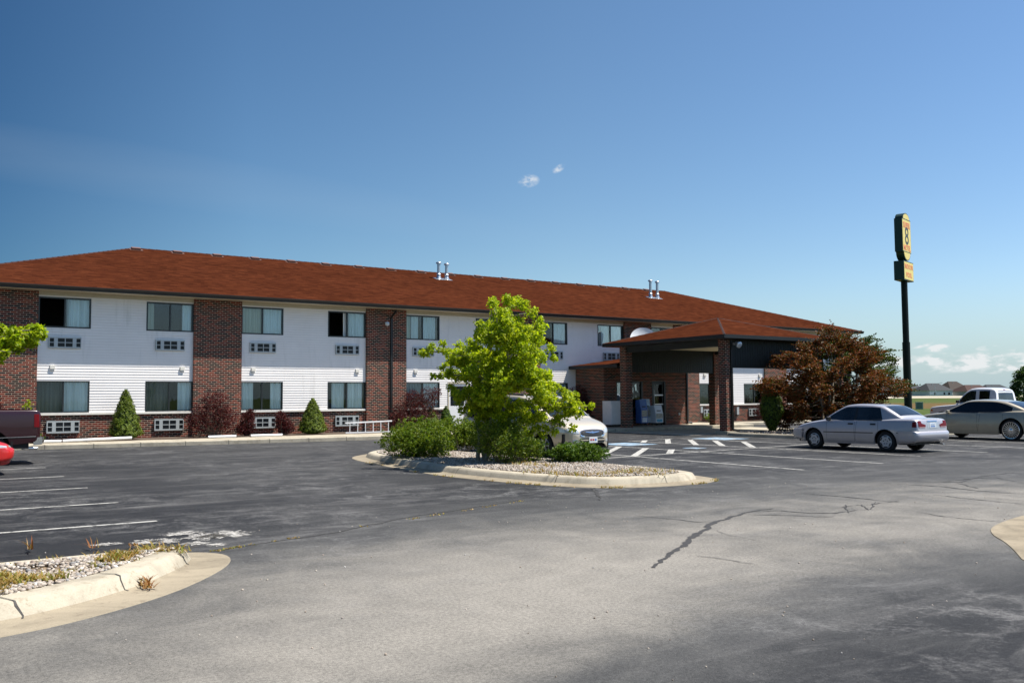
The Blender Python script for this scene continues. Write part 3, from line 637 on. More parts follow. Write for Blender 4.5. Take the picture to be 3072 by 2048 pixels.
def gravel(poly, n, s0, s1, z, box=None, bare=None):
    P = np.array(poly); lo, hi = P.min(0), P.max(0)
    if box: lo, hi = np.maximum(lo, box[0]), np.minimum(hi, box[1])
    Q = RNG.uniform(lo, hi, (n*3, 2)); Q = Q[inside(Q, poly)]
    if bare is not None: Q = Q[bare(Q)]
    Q = Q[:n]; k = len(Q); v, f = ico()
    sc = RNG.uniform(s0, s1, (k, 1, 1))*RNG.uniform(.6, 1.3, (k, 1, 3))*np.array([1, 1, .7]); jit = RNG.normal(1, .16, (k, 12, 1))
    a = RNG.uniform(0, 6.28, k); c, s = np.cos(a), np.sin(a); V = v[None]*jit*sc
    V = np.stack([V[..., 0]*c[:, None]-V[..., 1]*s[:, None], V[..., 0]*s[:, None]+V[..., 1]*c[:, None], V[..., 2]], -1)
    V[..., 0] += Q[:, :1]; V[..., 1] += Q[:, 1:]; V[..., 2] += z+RNG.uniform(-.005, .02, (k, 1))
    FF = f[None]+(np.arange(k)*12)[:, None, None]
    o = np_mesh('gravel', V.reshape(-1, 3), FF.reshape(-1, 3), M['stone']); tag(o, kind='stuff'); return o
def weeds(pts, m, hgt=(.05, .16), wd=.008, name='dry_weeds'):
    V = []; Fc = []
    for (x, y, z, n, rad, h) in pts:
        for _ in range(n):
            a = random.uniform(0, 6.28); rr = rad*math.sqrt(random.random()); bx, by = x+rr*math.cos(a), y+rr*math.sin(a)
            d = random.uniform(0, 6.28); hh = h*random.uniform(.25, 1.0); ln = random.uniform(.3, 1.9)*h; w2 = wd*random.uniform(.6, 1.4)
            px, py = -math.sin(d)*w2, math.cos(d)*w2; o = len(V)
            V += [(bx-px, by-py, z), (bx+px, by+py, z), (bx+ln*.5*math.cos(d)+px*.7, by+ln*.5*math.sin(d)+py*.7, z+hh*.65), (bx+ln*.5*math.cos(d)-px*.7, by+ln*.5*math.sin(d)-py*.7, z+hh*.65), (bx+ln*math.cos(d), by+ln*math.sin(d), z+hh)]
            Fc += [(o, o+1, o+2), (o, o+2, o+3), (o+3, o+2, o+4)]
    o = np_mesh(name, np.array(V), np.array(Fc), m); tag(o, kind='stuff'); return o
def soilz(poly_in, base, bump): return lambda x, y: base+bump*.4
g1 = inset(isl1, .70); g2 = inset(isl2, .70)
n2 = lambda Q: ((np.sin(Q[:, 0]*3.1+1)+np.sin(Q[:, 1]*4.3+Q[:, 0]*2)+RNG.normal(0, .5, len(Q))) > -1.35)
gravel(g2, 10500, .010, .028, .145, ((-1.2, 7), (4, 10.5)), n2); gravel(g1, 17000, .012, .028, .15)
g3 = inset(isl3, .75); gravel(g3, 260, .008, .02, .13)
gravel(inset(bed, .3), 1500, .015, .035, .15, ((29, 21), (36, 27.5)))
wp = []
I2 = inset(isl2, .82)
for i in range(0, len(I2)):
    x, y = I2[i]
    if x > -1 and y < 9.8: wp += [(x+random.uniform(-.05, .12), y+random.uniform(.0, .25), .13, 26, .14, .07)]
for _ in range(170):
    x, y = random.uniform(-.4, 2.6), random.uniform(8.0, 9.75)
    if inside(np.array([[x, y]]), I2)[0] and math.sin(x*2.6+1.2)+math.sin(y*5.1+x*1.7) > -.25: wp.append((x, y, .165, 110, .15, .06))
weeds(wp, LEAF['dry'])
wp = [(G(u, v).x, G(u, v).y, .03, n_, .05, h) for (u, v, h, n_) in ((435, 1762, .09, 26), (446, 1772, .07, 22), (420, 1755, .07, 20), (88, 1655, .16, 9), (282, 1650, .14, 8), (400, 1645, .06, 10))]
weeds(wp, leaf_mat('rust_weed', [(.20, .07, .03), (.30, .15, .05), (.22, .17, .05)], .3))
wp = []
for (u, v, n) in ((1690, 1424, 60), (1760, 1428, 60), (1640, 1420, 40), (1880, 1420, 90), (1920, 1415, 70), (1850, 1424, 50), (1985, 1418, 60), (1960, 1425, 40), (1600, 1418, 30), (1830, 1428, 40), (1560, 1395, 60), (1600, 1398, 60), (1640, 1402, 40)):
    p = G(u, v, .14); wp.append((p.x, p.y, .14, n, .3, .12))
weeds(wp, LEAF['dry'])
P1 = np.array(isl1); wp = []
for (x, y) in chaikin(list(map(tuple, P1)), 1):
    if y < 22 and x < 13.8 and random.random() < .55: wp.append((x, y, .0, random.randint(6, 22), .07, .05))
for k in range(30):
    t = random.random()**1.5; wp.append((3.05+t*5.5, 10.27+t*1.95, 0, 7, .06, .022))
weeds(wp, LEAF['dry'])
# dry leaf litter and pebbles strewn on the worn lane
gr = []
for _ in range(260): gr.append((random.uniform(1, 16), random.uniform(3.2, 12)))
v, f = ico(); Q = np.array(gr); k = len(Q); V = v[None]*RNG.uniform(.003, .011, (k, 1, 1))*RNG.uniform(.7, 1.3, (k, 12, 1)); V[..., :2] += Q[:, None, :]; V[..., 2] += .003
o = np_mesh('grit', V.reshape(-1, 3), (f[None]+(np.arange(k)*12)[:, None, None]).reshape(-1, 3), M['stone']); tag(o, kind='stuff')

# ================================================================== motel
YF = 38.5
motel = thing('motel_building', 'long two-storey motel of white siding, brick pillars and a red hip roof', 'motel', (28, YF, 0))
pillars = [(.8, 4.74), (10.46, 12.44), (18.18, 20.22), (25.96, 27.98), (33.73, 35.73), (37.5, 39.47), (45.21, 47.2), (52.7, 53.75)]
bays = [(4.74, 10.46), (12.44, 18.18), (20.22, 25.96), (27.98, 33.73), (35.73, 37.5), (39.47, 45.21), (47.2, 52.7)]
WU, WL = (4.42, 5.58), (1.205, 2.41); WW = 1.84
C, B, D_ = 'curtain', 'curtain_b', 'curtain_d'
# each window: x0, x1, storey, [(from, to, curtain)], open sash side or None, screened half
wins = []
def bw(x0, st, cur, opn=None, scr=None, w=WW): wins.append((x0, x0+w, st, cur, opn, scr))
bw(4.74, 'u', [(.5, 1, C)], 'l'); bw(10.46-WW, 'u', [(0, .16, B), (.78, 1, C)]); bw(12.44, 'u', [(0, .5, B), (.5, 1, C)]); bw(18.18-WW, 'u', [(.42, 1, C)], 'l')
bw(20.22, 'u', [(0, .14, B), (.18, .40, C), (.5, .92, C)]); bw(25.96-WW, 'u', [(.62, 1, C)], None, 'l'); bw(27.98, 'u', [(.45, 1, C)], None, 'l'); bw(33.73-WW, 'u', [(0, .13, D_), (.16, .45, C), (.55, 1, C)])
bw(35.73, 'u', [(.52, 1, C)], None, 'l', 1.77); bw(39.47, 'u', [(.5, 1, C)]); bw(45.21-WW, 'u', [(0, .5, C)]); bw(47.2, 'u', [(.5, 1, C)]); bw(52.7-WW, 'u', [(.3, 1, C)])
bw(4.74, 'd', [(0, 1, C)], None, 'l'); bw(10.46-WW, 'd', [(0, .52, C), (.7, 1, C)], None, 'l'); bw(12.44, 'd', [(0, .3, C), (.72, 1, C)]); bw(18.18-WW, 'd', [(.12, .45, C), (.5, .95, C)])
bw(20.22, 'd', [(0, .5, D_), (.48, 1, C)]); bw(27.98, 'd', [(0, 1, C)]); bw(39.47, 'd', [(0, 1, C)], None, 'l'); bw(45.21-WW, 'd', [(0, .45, C)], None, 'l'); bw(47.2, 'd', [(.1, 1, C)]); bw(52.7-WW, 'd', [(0, .6, C)])
DOOR = (22.5, 23.62, .16, 2.42)
opens = [(a, b, *(WU if st == 'u' else WL)) for a, b, st, *_ in wins]+[DOOR]
# lapped siding, one part per bay
CH, LAP = .1057, .014
def siding(x0, x1, z0, z1, ops):
    mb = MB(); k = 0; za = z0
    while za < z1-1e-6:
        zb = min(za+CH, z1); cuts = sorted({za, zb, *[z for o in ops for z in (o[2], o[3]) if za < z < zb]})
        for a, b in zip(cuts, cuts[1:]):
            iv = [(x0, x1)]; mid = (a+b)/2
            for o in ops:
                if o[2] < mid < o[3]:
                    nv = []
                    for p, q_ in iv:
                        if o[1] <= p or o[0] >= q_: nv.append((p, q_)); continue
                        if o[0] > p: nv.append((p, o[0]))
                        if o[1] < q_: nv.append((o[1], q_))
                    iv = nv
            ya, yb = YF-LAP*(zb-a)/CH, YF-LAP*(zb-b)/CH
            for p, q_ in iv:
                if b == zb and b-a > .02:   # narrow groove under the next course
                    bg_ = b-.011; yg = YF-LAP*.011/CH; mb.quad((p, ya, a), (q_, ya, a), (q_, yg, bg_), (p, yg, bg_)); mb.quad((p, yg, bg_), (q_, yg, bg_), (q_, YF+.014, bg_), (p, YF+.014, bg_)); mb.quad((p, YF+.014, bg_), (q_, YF+.014, bg_), (q_, YF+.014, b), (p, YF+.014, b)); mb.quad((p, YF+.014, b), (q_, YF+.014, b), (q_, YF, b), (p, YF, b)); continue_ = 1
                else: mb.quad((p, ya, a), (q_, ya, a), (q_, yb, b), (p, yb, b))
                if a == za: mb.quad((p, YF, a), (q_, YF, a), (q_, ya, a), (p, ya, a))
        za = zb
    return mb
for (x0, x1) in bays:
    for za_, zb_ in (((1.19, 4.42), (5.58, 5.64)) if x1-x0 < 2 else ((1.19, 5.64),)): siding(x0, x1, za_, zb_, [o for o in opens if o[1] > x0 and o[0] < x1]).build('siding_wall', M['siding'], motel, fix=False)
    mb = MB(); mb.box(x0, x1, YF-.035, YF+.05, 5.64, 5.79); mb.build('frieze_board', M['beige'], motel)
    segs = [(x0, x1)] if not (x0 < DOOR[0] < x1) else [(x0, DOOR[0]-.02), (DOOR[1]+.02, x1)]
    for a, b in segs:
        mb = MB(); sb = MB(); mb.box(a, b, YF+.005, YF+.15, .05, 1.115); sb.box(a+.003, b-.003, YF-.065, YF+.1, 1.115, 1.192)
        mb.build('brick_base', M['brick'], motel); sb.build('window_sill', M['trim_white'], motel)
for (x0, x1) in pillars:
    mb = MB(); mb.box(x0, x1, YF-.11, YF+.16, .05, 5.785); mb.build('brick_pillar', M['brick'], motel)
mb = MB()   # end and back walls
mb.box(.8, 1.0, YF+.16, 56.7, 0, 5.785); mb.box(53.55, 53.75, YF+.16, 56.7, 0, 5.785); mb.box(1.0, 53.55, 56.5, 56.7, 0, 5.785); mb.build('outer_wall', M['brick'], motel)
mb = MB(); mb.box(1.0, 53.55, 41.4, 41.5, .05, 5.78); mb.box(1.0, 53.55, YF+.18, 41.4, 2.62, 3.2); mb.box(1.0, 53.55, YF+.18, 41.4, 0, .1); mb.box(1.0, 53.55, YF+.18, 41.4, 5.70, 5.78)
for (x0, x1) in pillars[1:-1]: mb.box((x0+x1)/2-.05, (x0+x1)/2+.05, YF+.17, 41.4, .1, 5.7)
for (x0, x1) in bays: mb.box((x0+x1)/2-.05, (x0+x1)/2+.05, YF+.05, 41.4, .1, 5.7)
mb.build('interior_wall', M['interior'], motel)
def window(x0, x1, z0, z1, cur, opn, scr, parent, y=YF, up_=True):
    fr = .055 if up_ else .04; mb = MB(); ya, yb = y-.018, y+.10
    mb.box(x0+.004, x0+fr, ya, yb, z0+.004, z1-.004); mb.box(x1-fr, x1-.004, ya, yb, z0+.004, z1-.004)
    mb.box(x0+fr, x1-fr, ya, yb, z0+.004, z0+fr); mb.box(x0+fr, x1-fr, ya, yb, z1-fr, z1-.004)
    xm = (x0+x1)/2; t = .028; mb.box(xm-t, xm+t, ya+.012, yb-.02, z0+fr, z1-fr)
    mb.box(x0, x0+.02, yb, y+.3, z0, z1, 1); mb.box(x1-.02, x1, yb, y+.3, z0, z1, 1); mb.box(x0+.02, x1-.02, yb, y+.3, z1-.02, z1, 1); mb.box(x0+.02, x1-.02, yb, y+.3, z0, z0+.02, 1)
    f = mb.build('window', [M['bronze'], M['beige']], parent)
    for side, (a, b) in (('l', (x0+fr, xm-t)), ('r', (xm+t, x1-fr))):
        if opn == side: continue
        g = MB(); yy = y+(.03 if side == 'l' else .05); g.box(a, b, yy, yy+.006, z0+fr, z1-fr)
        o = g.build('pane', M['screen'] if scr == side else M['glass'], f)
    if opn == 'l':   # the sliding sash stands behind the fixed one
        g = MB(); g.box(xm+.03, xm+.09, y+.062, y+.085, z0+fr, z1-fr); g.build('sash', M['bronze'], f)
    iw = x1-x0-.06
    for (a, b, m) in cur:
        rows = []; xa, xb = x0+.03+a*iw, x0+.03+b*iw; n = max(8, int((xb-xa)/.022)); ph = random.uniform(0, 6)
        for zz in np.linspace(z0+.03, z1-.03, 5):
            rows.append([(xx, y+.115+.022*math.sin(xx*44+ph+.4*math.sin(zz*3))+.012*math.sin(xx*17+ph), zz) for xx in np.linspace(xa, xb, n)])
        c = MB(); c.grid(rows); c.build('curtain', M[m], f, smooth_angle=80, fix=False)
    return f
for (a, b, st, cur, opn, scr) in wins:
    z0, z1 = WU if st == 'u' else WL; window(a, b, z0, z1, cur, opn, scr, motel, YF, st == 'u')
# through-wall air conditioner grilles
def air_con(x0, z0, m, parent, w=1.13, h=.43, y=YF):
    X = lambda f: x0+w*f; Z = lambda f: z0+h*f; yo = y-.075
    fr = MB(); fr.box(X(0), X(1), y-.02, y-.0, Z(0), Z(1), 1)
    op = [(.035, .165), (.28, .495), (.52, .735), (.85, .98)]; hz = [(.13, .47), (.53, .87)]
    xs_ = [0]+[v for o in op for v in o]+[1]
    for a, b in zip(xs_[::2], xs_[1::2]): fr.box(X(a), X(b), yo, y-.02, Z(0), Z(1))
    for a, b in op:
        for c, d in ((0, .13), (.47, .53), (.87, 1)): fr.box(X(a), X(b), yo, y-.02, Z(c), Z(d))
    o = fr.build('air_conditioner', [m, M['grille_dark']], parent)
    for a, b in op:
        for c, d in hz:
            lv = MB()
            for k in range(5):
                zz = Z(c)+(Z(d)-Z(c))*(k+.5)/5; lv.box(X(a)+.002, X(b)-.002, yo+.025, yo+.045, zz-.006, zz+.006)
            lv.build('louvre', M['grille_dark'], o)
for i, (x0, x1) in enumerate(bays):
    if i == 4: continue
    air_con(x0+.37, 3.645, M['ac_grey'], motel); air_con(x1-.35-1.13, 3.645, M['ac_grey'], motel)
    if i != 3: air_con(x0+.37, .44, M['ac_white'], motel, h=.46, y=YF+.005)
    if i not in (2, 3): air_con(x1-.35-1.13, .44, M['ac_white'], motel, h=.46, y=YF+.005)
    for xx in (x0+.53, x1-.42):
        if i == 3 and xx > 31: continue
        mb = MB(); mb.box(xx-.085, xx+.085, YF-.07, YF-.012, 2.86, 3.0); mb.box(xx-.06, xx+.06, YF-.05, YF-.012, 2.79, 2.86); mb.build('alarm_box', M['trim_white'], motel)
# side door in the third bay
mb = MB(); a, b, z0, z1 = DOOR
mb.box(a, a+.07, YF-.03, YF+.12, z0, z1); mb.box(b-.07, b, YF-.03, YF+.12, z0, z1); mb.box(a+.07, b-.07, YF-.03, YF+.12, z1-.07, z1); mb.box(a-.02, b+.02, YF-.20, YF+.1, z0-.05, z0+.02)
dr = mb.build('door', M['beige'], motel)
mb = MB(); mb.box(a+.075, b-.075, YF+.02, YF+.06, z0+.02, 1.28); mb.box(a+.075, a+.17, YF+.02, YF+.06, 1.28, z1-.08); mb.box(b-.17, b-.075, YF+.02, YF+.06, 1.28, z1-.08); mb.box(a+.17, b-.17, YF+.02, YF+.06, 2.22, z1-.08)
mb.build('door_leaf', M['white'], dr)
mb = MB(); mb.box(a+.17, b-.17, YF+.035, YF+.045, 1.28, 2.22); mb.build('pane', M['car_glass'], dr)
mb = MB(); mb.tube([(b-.15, YF+.02, 1.15), (b-.15, YF-.05, 1.15), (b-.26, YF-.05, 1.15)], .012, 6); mb.build('handle', M['alloy'], dr)
# roof
EX0, EX1, EY0, EY1, EZ = .2, 54.35, 37.76, 57.4, 5.94; RZ, RY, RX0, RX1 = 9.13, 47.6, 10.0, 45.6
mb = MB()
c4 = [(EX0, EY0, EZ), (EX1, EY0, EZ), (EX1, EY1, EZ), (EX0, EY1, EZ)]; r2 = [(RX0, RY, RZ), (RX1, RY, RZ)]
mb.add(c4+r2, [(0, 1, 5, 4), (1, 2, 5), (2, 3, 4, 5), (3, 0, 4)])
mb.add([(x, y, z-.12) for x, y, z in c4]+[(x, y, z-.15) for x, y, z in r2], [(4, 5, 1, 0), (5, 2, 1), (5, 4, 3, 2), (4, 0, 3)])
mb.add(c4+[(x, y, z-.12) for x, y, z in c4], [(0, 1, 5, 4), (1, 2, 6, 5), (2, 3, 7, 6), (3, 0, 4, 7)])
roof = mb.build('roof', M['shingle'], motel, fix=False)
M['ridge'] = mat('ridge_cap', (.034, .010, .007), .95, var=.35, scale=5)
def caps(pairs, parent, r_=.10, nm='ridge_cap'):
    mb = MB()
    for a, b in pairs:
        a, b = Vector(a), Vector(b); n = max(2, int((b-a).length/.35)); d = (b-a)/n; s = d.cross(Vector((0, 0, 1))).normalized()
        for k in range(n):
            p = a+d*k; q_ = a+d*(k+1.12); u_ = Vector((0, 0, 1))
            mb.add([p-s*r_-u_*.022, p+u_*.022, p+s*r_-u_*.022, q_-s*r_-u_*.03, q_+u_*.008, q_+s*r_-u_*.03], [(0, 1, 4, 3), (1, 2, 5, 4)])
    mb.build(nm, M['ridge'], parent, fix=False)
caps([(r2[0], r2[1]), (c4[0], r2[0]), (c4[3], r2[0]), (c4[1], r2[1]), (c4[2], r2[1])], roof)
mb = MB(); mb.box(EX0, EX1, EY0+.02, YF+.15, 5.79, 5.815); mb.build('soffit', M['beige'], motel)
def gutter(mb, a, b, out, z, h=.15, w_=.12):   # K-style gutter profile swept along a straight eave
    a, b, out = Vector(a), Vector(b), Vector(out); prof = [(0, 0), (0, -h), (w_*.55, -h), (w_*.62, -h*.55), (w_, -h*.2), (w_, 0), (w_-.012, 0), (w_-.012, -.03), (.01, -.05)]
    rows = [[tuple(p+out*d+Vector((0, 0, z+dz))) for d, dz in prof] for p in (a, b)]; mb.grid(rows)
    for p in (a, b): mb.add([tuple(p+out*d+Vector((0, 0, z+dz))) for d, dz in prof[:6]], [(0, 1, 2, 3, 4, 5)])
mb = MB(); gutter(mb, (EX0, EY0, 0), (EX1, EY0, 0), (0, -1, 0), EZ-.005); gutter(mb, (EX1, EY0, 0), (EX1, EY1, 0), (1, 0, 0), EZ-.005); gutter(mb, (EX0, EY0, 0), (EX0, EY1, 0), (-1, 0, 0), EZ-.005)
mb.box(EX0, EX1, EY0-.002, EY0+.03, 5.79, 5.94); mb.build('gutter', M['gutter'], motel)
sl_ = (RZ-EZ)/(RY-EY0); rz_at = lambda y: EZ+(y-EY0)*sl_
th = math.atan(sl_); ax_s = Vector((0, math.cos(th), math.sin(th))); ax_n = Vector((0, -math.sin(th), math.cos(th)))
for k in range(18):
    x = 10.0+1.967*k; y = 47.08; c = Vector((x, y, rz_at(y))); mb = MB()
    mb.obox(c+ax_n*.01, (.30, 0, 0), ax_s*.22, ax_n*.012); mb.obox(c+ax_n*.075, (.21, 0, 0), ax_s*.16, ax_n*.035); mb.obox(c+ax_n*.03, (.17, 0, 0), ax_s*.13, ax_n*.03)
    mb.build('roof_vent', M['vent'], motel)
for (x, y, h) in ((26.0, 45.45, .98), (26.52, 45.45, .94), (41.4, 44.5, 1.18), (42.0, 44.5, 1.14)):
    z = rz_at(y); mb = MB(); rd = .088
    mb.lathe([(rd*1.9, -.04), (rd*1.55, .10), (rd*1.05, .20), (rd*1.05, .23), (rd*1.6, .235), (rd*1.5, .27), (rd, .31), (rd, h-.16), (rd*1.1, h-.16), (rd*1.1, h-.10)], (x, y, z), n=18)
    mb.obox(Vector((x, y, z))+ax_n*.012, (.27, 0, 0), ax_s*.26, ax_n*.008); f = mb.build('flue_pipe', M['galv'], motel, smooth_angle=40)
    mb = MB(); mb.lathe([(rd*.9, h-.1), (rd*1.75, h-.10), (rd*1.75, h-.05), (rd*1.5, h-.02), (rd*.4, h+.01), (.001, h+.012)], (x, y, z), n=18); mb.build('flue_cap', M['galv'], f, smooth_angle=40)
# downspouts on the pillars, and floodlights
def downspout(parent, x, y, z0, z1, eave=None, foot=(0, -1)):
    mb = MB(); w_ = .05
    pts = [(x, y, z0+.12), (x, y, z1)]
    mb.box(x-w_, x+w_, y-.07, y, z0+.12, z1)
    if eave: mb.tube([(x, y-.035, z1), (x, y-.12, z1+.12), (x, eave, z1+.32)], .05, 8)
    mb.tube([(x, y-.035, z0+.16), (x, y-.06, z0+.06), (x+foot[0]*.3, y-.06+foot[1]*.25, z0+.02)], .05, 8)
    for zz in (z0+.6, (z0+z1)/2, z1-.5): mb.box(x-w_-.02, x+w_+.02, y-.075, y, zz, zz+.03)
    return mb.build('downspout', M['gutter'], parent)
downspout(motel, 19.42, YF-.112, .2, 5.35, 37.88); downspout(motel, 38.0, YF-.112, .2, 5.35, 37.88); downspout(motel, 53.4, YF-.112, .2, 5.4, 37.88)
def floodlight(parent, x, y, z, ax=(-.5, -.8, -.35), s=1.0):
    mb = MB(); mb.box(x-.05*s, x+.05*s, y-.05, y+.02, z-.05, z+.05); mb.tube([(x, y-.03, z), (x-.02, y-.12*s, z-.02)], .022, 6)
    d = Vector(ax).normalized(); c = Vector((x-.02, y-.15*s, z-.02)); prof = [(.03, -.10), (.06, -.05), (.085, .03), (.10, .09)]
    q_ = d.to_track_quat('Z', 'Y'); n = 14
    rows = [[tuple(c+s*(q_ @ Vector((r_*math.cos(t), r_*math.sin(t), h)))) for t in np.linspace(0, 2*math.pi, n, endpoint=False)] for r_, h in prof]; mb.grid(rows, closed=True)
    f = mb.build('floodlight', M['alloy'], parent, smooth_angle=50)
    mb = MB(); rows = [[tuple(c+s*(q_ @ Vector((r_*math.cos(t), r_*math.sin(t), h)))) for t in np.linspace(0, 2*math.pi, n, endpoint=False)] for r_, h in ((.098, .088), (.08, .11), (.04, .122), (.002, .126))]
    mb.grid(rows, closed=True); mb.build('lens', M['lamp_clear'], f, smooth_angle=60)
floodlight(motel, 19.15, YF-.12, 5.12, (-.3, -.9, -.2)); floodlight(motel, 26.9, YF-.12, 5.14, (-.4, -.85, -.3))

# lobby wing under its own low roof
lw = MB(); LY = 36.2; LX0, LX1 = 30.35, 36.32
lw.box(LX0, LX0+.2, LY, YF-.003, .1, 3.12)
for a, b, z0, z1 in ((LX0+.2, 31.2, .1, 3.12), (31.2, 32.98, .1, .62), (31.2, 32.98, 2.46, 3.12), (32.98, 33.66, .1, 3.12), (33.66, 34.62, 2.48, 3.12), (34.62, LX1, .1, 3.12)): lw.box(a, b, LY, LY+.2, z0, z1)
lw.box(LX1-.2, LX1, LY+.2, YF-.115, .1, 3.12); lw.build('lobby_wall', M['brick'], motel)
mb = MB(); mb.box(LX0+.2, LX1-.2, LY+1.9, LY+2.0, .2, 3.1); mb.box(LX0+.2, LX1-.2, LY+.2, LY+1.9, .2, .26); mb.build('lobby_interior', M['interior'], motel)
f = MB(); f.box(31.2, 31.27, LY+.02, LY+.14, .62, 2.46); f.box(32.90, 32.98, LY-.03, LY+.14, .62, 2.46); f.box(31.27, 32.90, LY+.02, LY+.14, .62, .70); f.box(31.27, 32.90, LY+.02, LY+.14, 2.38, 2.46)
lwin = f.build('lobby_window', M['bronze'], motel); g = MB(); g.box(31.27, 32.90, LY+.05, LY+.058, .70, 2.38); g.build('pane', M['glass'], lwin)
f = MB(); f.box(33.66, 33.72, LY-.02, LY+.14, .2, 2.48); f.box(34.50, 34.62, LY-.05, LY+.14, .2, 2.48); f.box(33.72, 34.50, LY-.02, LY+.14, 2.40, 2.48)
ld = f.build('lobby_door', M['bronze'], motel)
f = MB(); f.box(33.73, 33.80, LY+.02, LY+.07, .25, 2.39); f.box(34.42, 34.49, LY+.02, LY+.07, .25, 2.39); f.box(33.80, 34.42, LY+.02, LY+.07, .25, .42); f.box(33.80, 34.42, LY+.02, LY+.07, 2.30, 2.39); f.build('door_leaf', M['bronze'], ld)
g = MB(); g.box(33.80, 34.42, LY+.04, LY+.047, .42, 2.30); g.build('pane', M['glass'], ld)
f = MB()
for zz, t in ((1.74, .035), (1.26, .025)): f.box(33.78, 34.44, LY-.03, LY+.01, zz-t, zz+t)
f.tube([(33.77, LY-.04, .95), (33.77, LY-.07, 1.0), (33.77, LY-.07, 1.95), (33.77, LY-.04, 2.0)], .016, 8); f.build('push_bar', M['alloy'], ld)
mb = MB(); zr = 3.29; zc_ = 3.29+3.4*.13
for s in (0, -.12):
    mb.add([(29.9, YF-.02, zr+s), (29.9, 34.58, zr+s), (33.3, 34.58, zc_+s), (33.3, YF-.02, zc_+s), (36.7, 34.58, zr+s), (36.7, YF-.115, zr+s)], [(0, 1, 2, 3), (3, 2, 4, 5)])
mb.quad((29.9, YF-.02, zr), (29.9, 34.58, zr), (29.9, 34.58, zr-.12), (29.9, YF-.02, zr-.12)); lr = mb.build('lobby_roof', M['shingle'], motel, fix=False)
mb = MB(); mb.box(29.87, 29.9, 34.58, YF-.03, zr-.17, zr-.005); mb.box(36.7, 36.73, 34.58, YF-.12, zr-.17, zr-.005); mb.box(29.9, 30.36, 34.58, YF-.03, 3.12, 3.135); mb.box(30.36, 36.7, 34.58, LY, 3.12, 3.135); mb.build('lobby_fascia', M['gutter'], motel)
downspout(motel, 36.22, LY-.003, .2, 3.05, None, (.6, -.6))
for q_ in ((37.62, 37.84, YF-.21, YF-.11, 1.0, 1.45), (39.55, 39.72, YF-.1, YF, .7, 1.05), (42.6, 42.78, YF-.12, YF-.0, .55, 1.0), (35.55, 35.66, LY-.06, LY, .66, .78)): mb = MB(); mb.box(*q_); mb.build('meter_box', M['ac_white'], motel)
mb = MB()
for k in range(4): mb.box(41.6, 41.95, YF-.14, YF-.02, 2.62+.1*k, 2.67+.1*k)
mb.build('louvred_vent', M['bronze'], motel)

# ------------------------------------------------------------------ drive-through canopy
can = thing('entrance_canopy', 'drive-through canopy with red pyramid roof on brick columns at the lobby', 'canopy', (33.3, 31.1, 0))
cx = [(30.0, 30.43), (36.18, 36.61)]; cy = [(27.6, 28.03), (34.1, 34.53)]
for i, (x0, x1) in enumerate(cx):
    for j, (y0, y1) in enumerate(cy):
        mb = MB(); z0 = .16 if j == 0 else .15; mb.box(x0, x1, y0, y1, z0, 4.12); col = mb.build('column', M['brick'], can)
        if j == 0: mb = MB(); mb.box(x0-.14, x1+.14, y0-.14, y1+.14, -.02, .158); mb.build('pedestal', M['concrete'], col)
# panels between the columns
mb = MB(); mb.box(30.43, 36.18, 27.66, 27.97, 2.89, 4.12); fp_ = mb.build('front_panel', M['band'], can)
mb = MB(); mb.box(30.43, 36.18, 34.16, 34.47, 2.87, 4.12); rp_ = mb.build('rear_panel', M['band'], can)
mb = MB(); mb.box(30.06, 30.37, 28.03, 34.1, 3.83, 4.12); mb.build('side_panel', M['band'], can); mb = MB(); mb.box(36.24, 36.55, 28.03, 34.1, 3.83, 4.12); mb.build('side_panel', M['band'], can)
for yy, par in ((27.648, fp_), (34.148, rp_)):
    gm = MB()
    for k in range(36): x = 30.5+k*.16; gm.box(x, x+.012, yy, yy+.012, 2.90, 4.11)
    gm.build('battens', M['gutter'], par)
mb = MB(); mb.box(30.37, 36.24, 27.97, 34.16, 4.02, 4.06); mb.build('ceiling', M['soffit'], can)
a0, a1, b0, b1, ez = 29.42, 37.2, 27.12, 35.1, 4.29; apx = (33.3, 31.1, 5.43); mb = MB(); c4 = [(a0, b0, ez), (a1, b0, ez), (a1, b1, ez), (a0, b1, ez)]
mb.add(c4+[apx], [(0, 1, 4), (1, 2, 4), (2, 3, 4), (3, 0, 4)]); mb.add([(x, y, z-.1) for x, y, z in c4]+[(33.3, 31.1, 5.3)], [(1, 0, 4), (2, 1, 4), (3, 2, 4), (0, 3, 4)]); cr = mb.build('roof', M['shingle'], can, fix=False)
caps([(c, apx) for c in c4], cr, .08)
mb = MB(); w_ = .03
mb.box(a0-w_, a1+w_, b0-w_, b0, ez-.16, ez-.004); mb.box(a0-w_, a1+w_, b1, b1+w_, ez-.16, ez-.004); mb.box(a0-w_, a0, b0, b1, ez-.16, ez-.004); mb.box(a1, a1+w_, b0, b1, ez-.16, ez-.004)
mb.box(a0, a1, b0, 27.66, ez-.17, ez-.15); mb.box(a0, a1, 34.47, b1, ez-.17, ez-.15); mb.box(a0, 30.06, 27.66, 34.47, ez-.17, ez-.15); mb.box(36.55, a1, 27.66, 34.47, ez-.17, ez-.15); mb.build('fascia', M['gutter'], can)
downspout(can, 30.30, 27.597, .16, 4.1, None, (.9, -.4)); floodlight(can, 30.52, 27.6, 3.93, (-.1, -.85, -.35), 1.5)
mb = MB(); mb.box(31.3, 35.3, 30.7, 31.5, 4.0, 4.02); mb.build('ceiling_panel', M['soffit'], can)

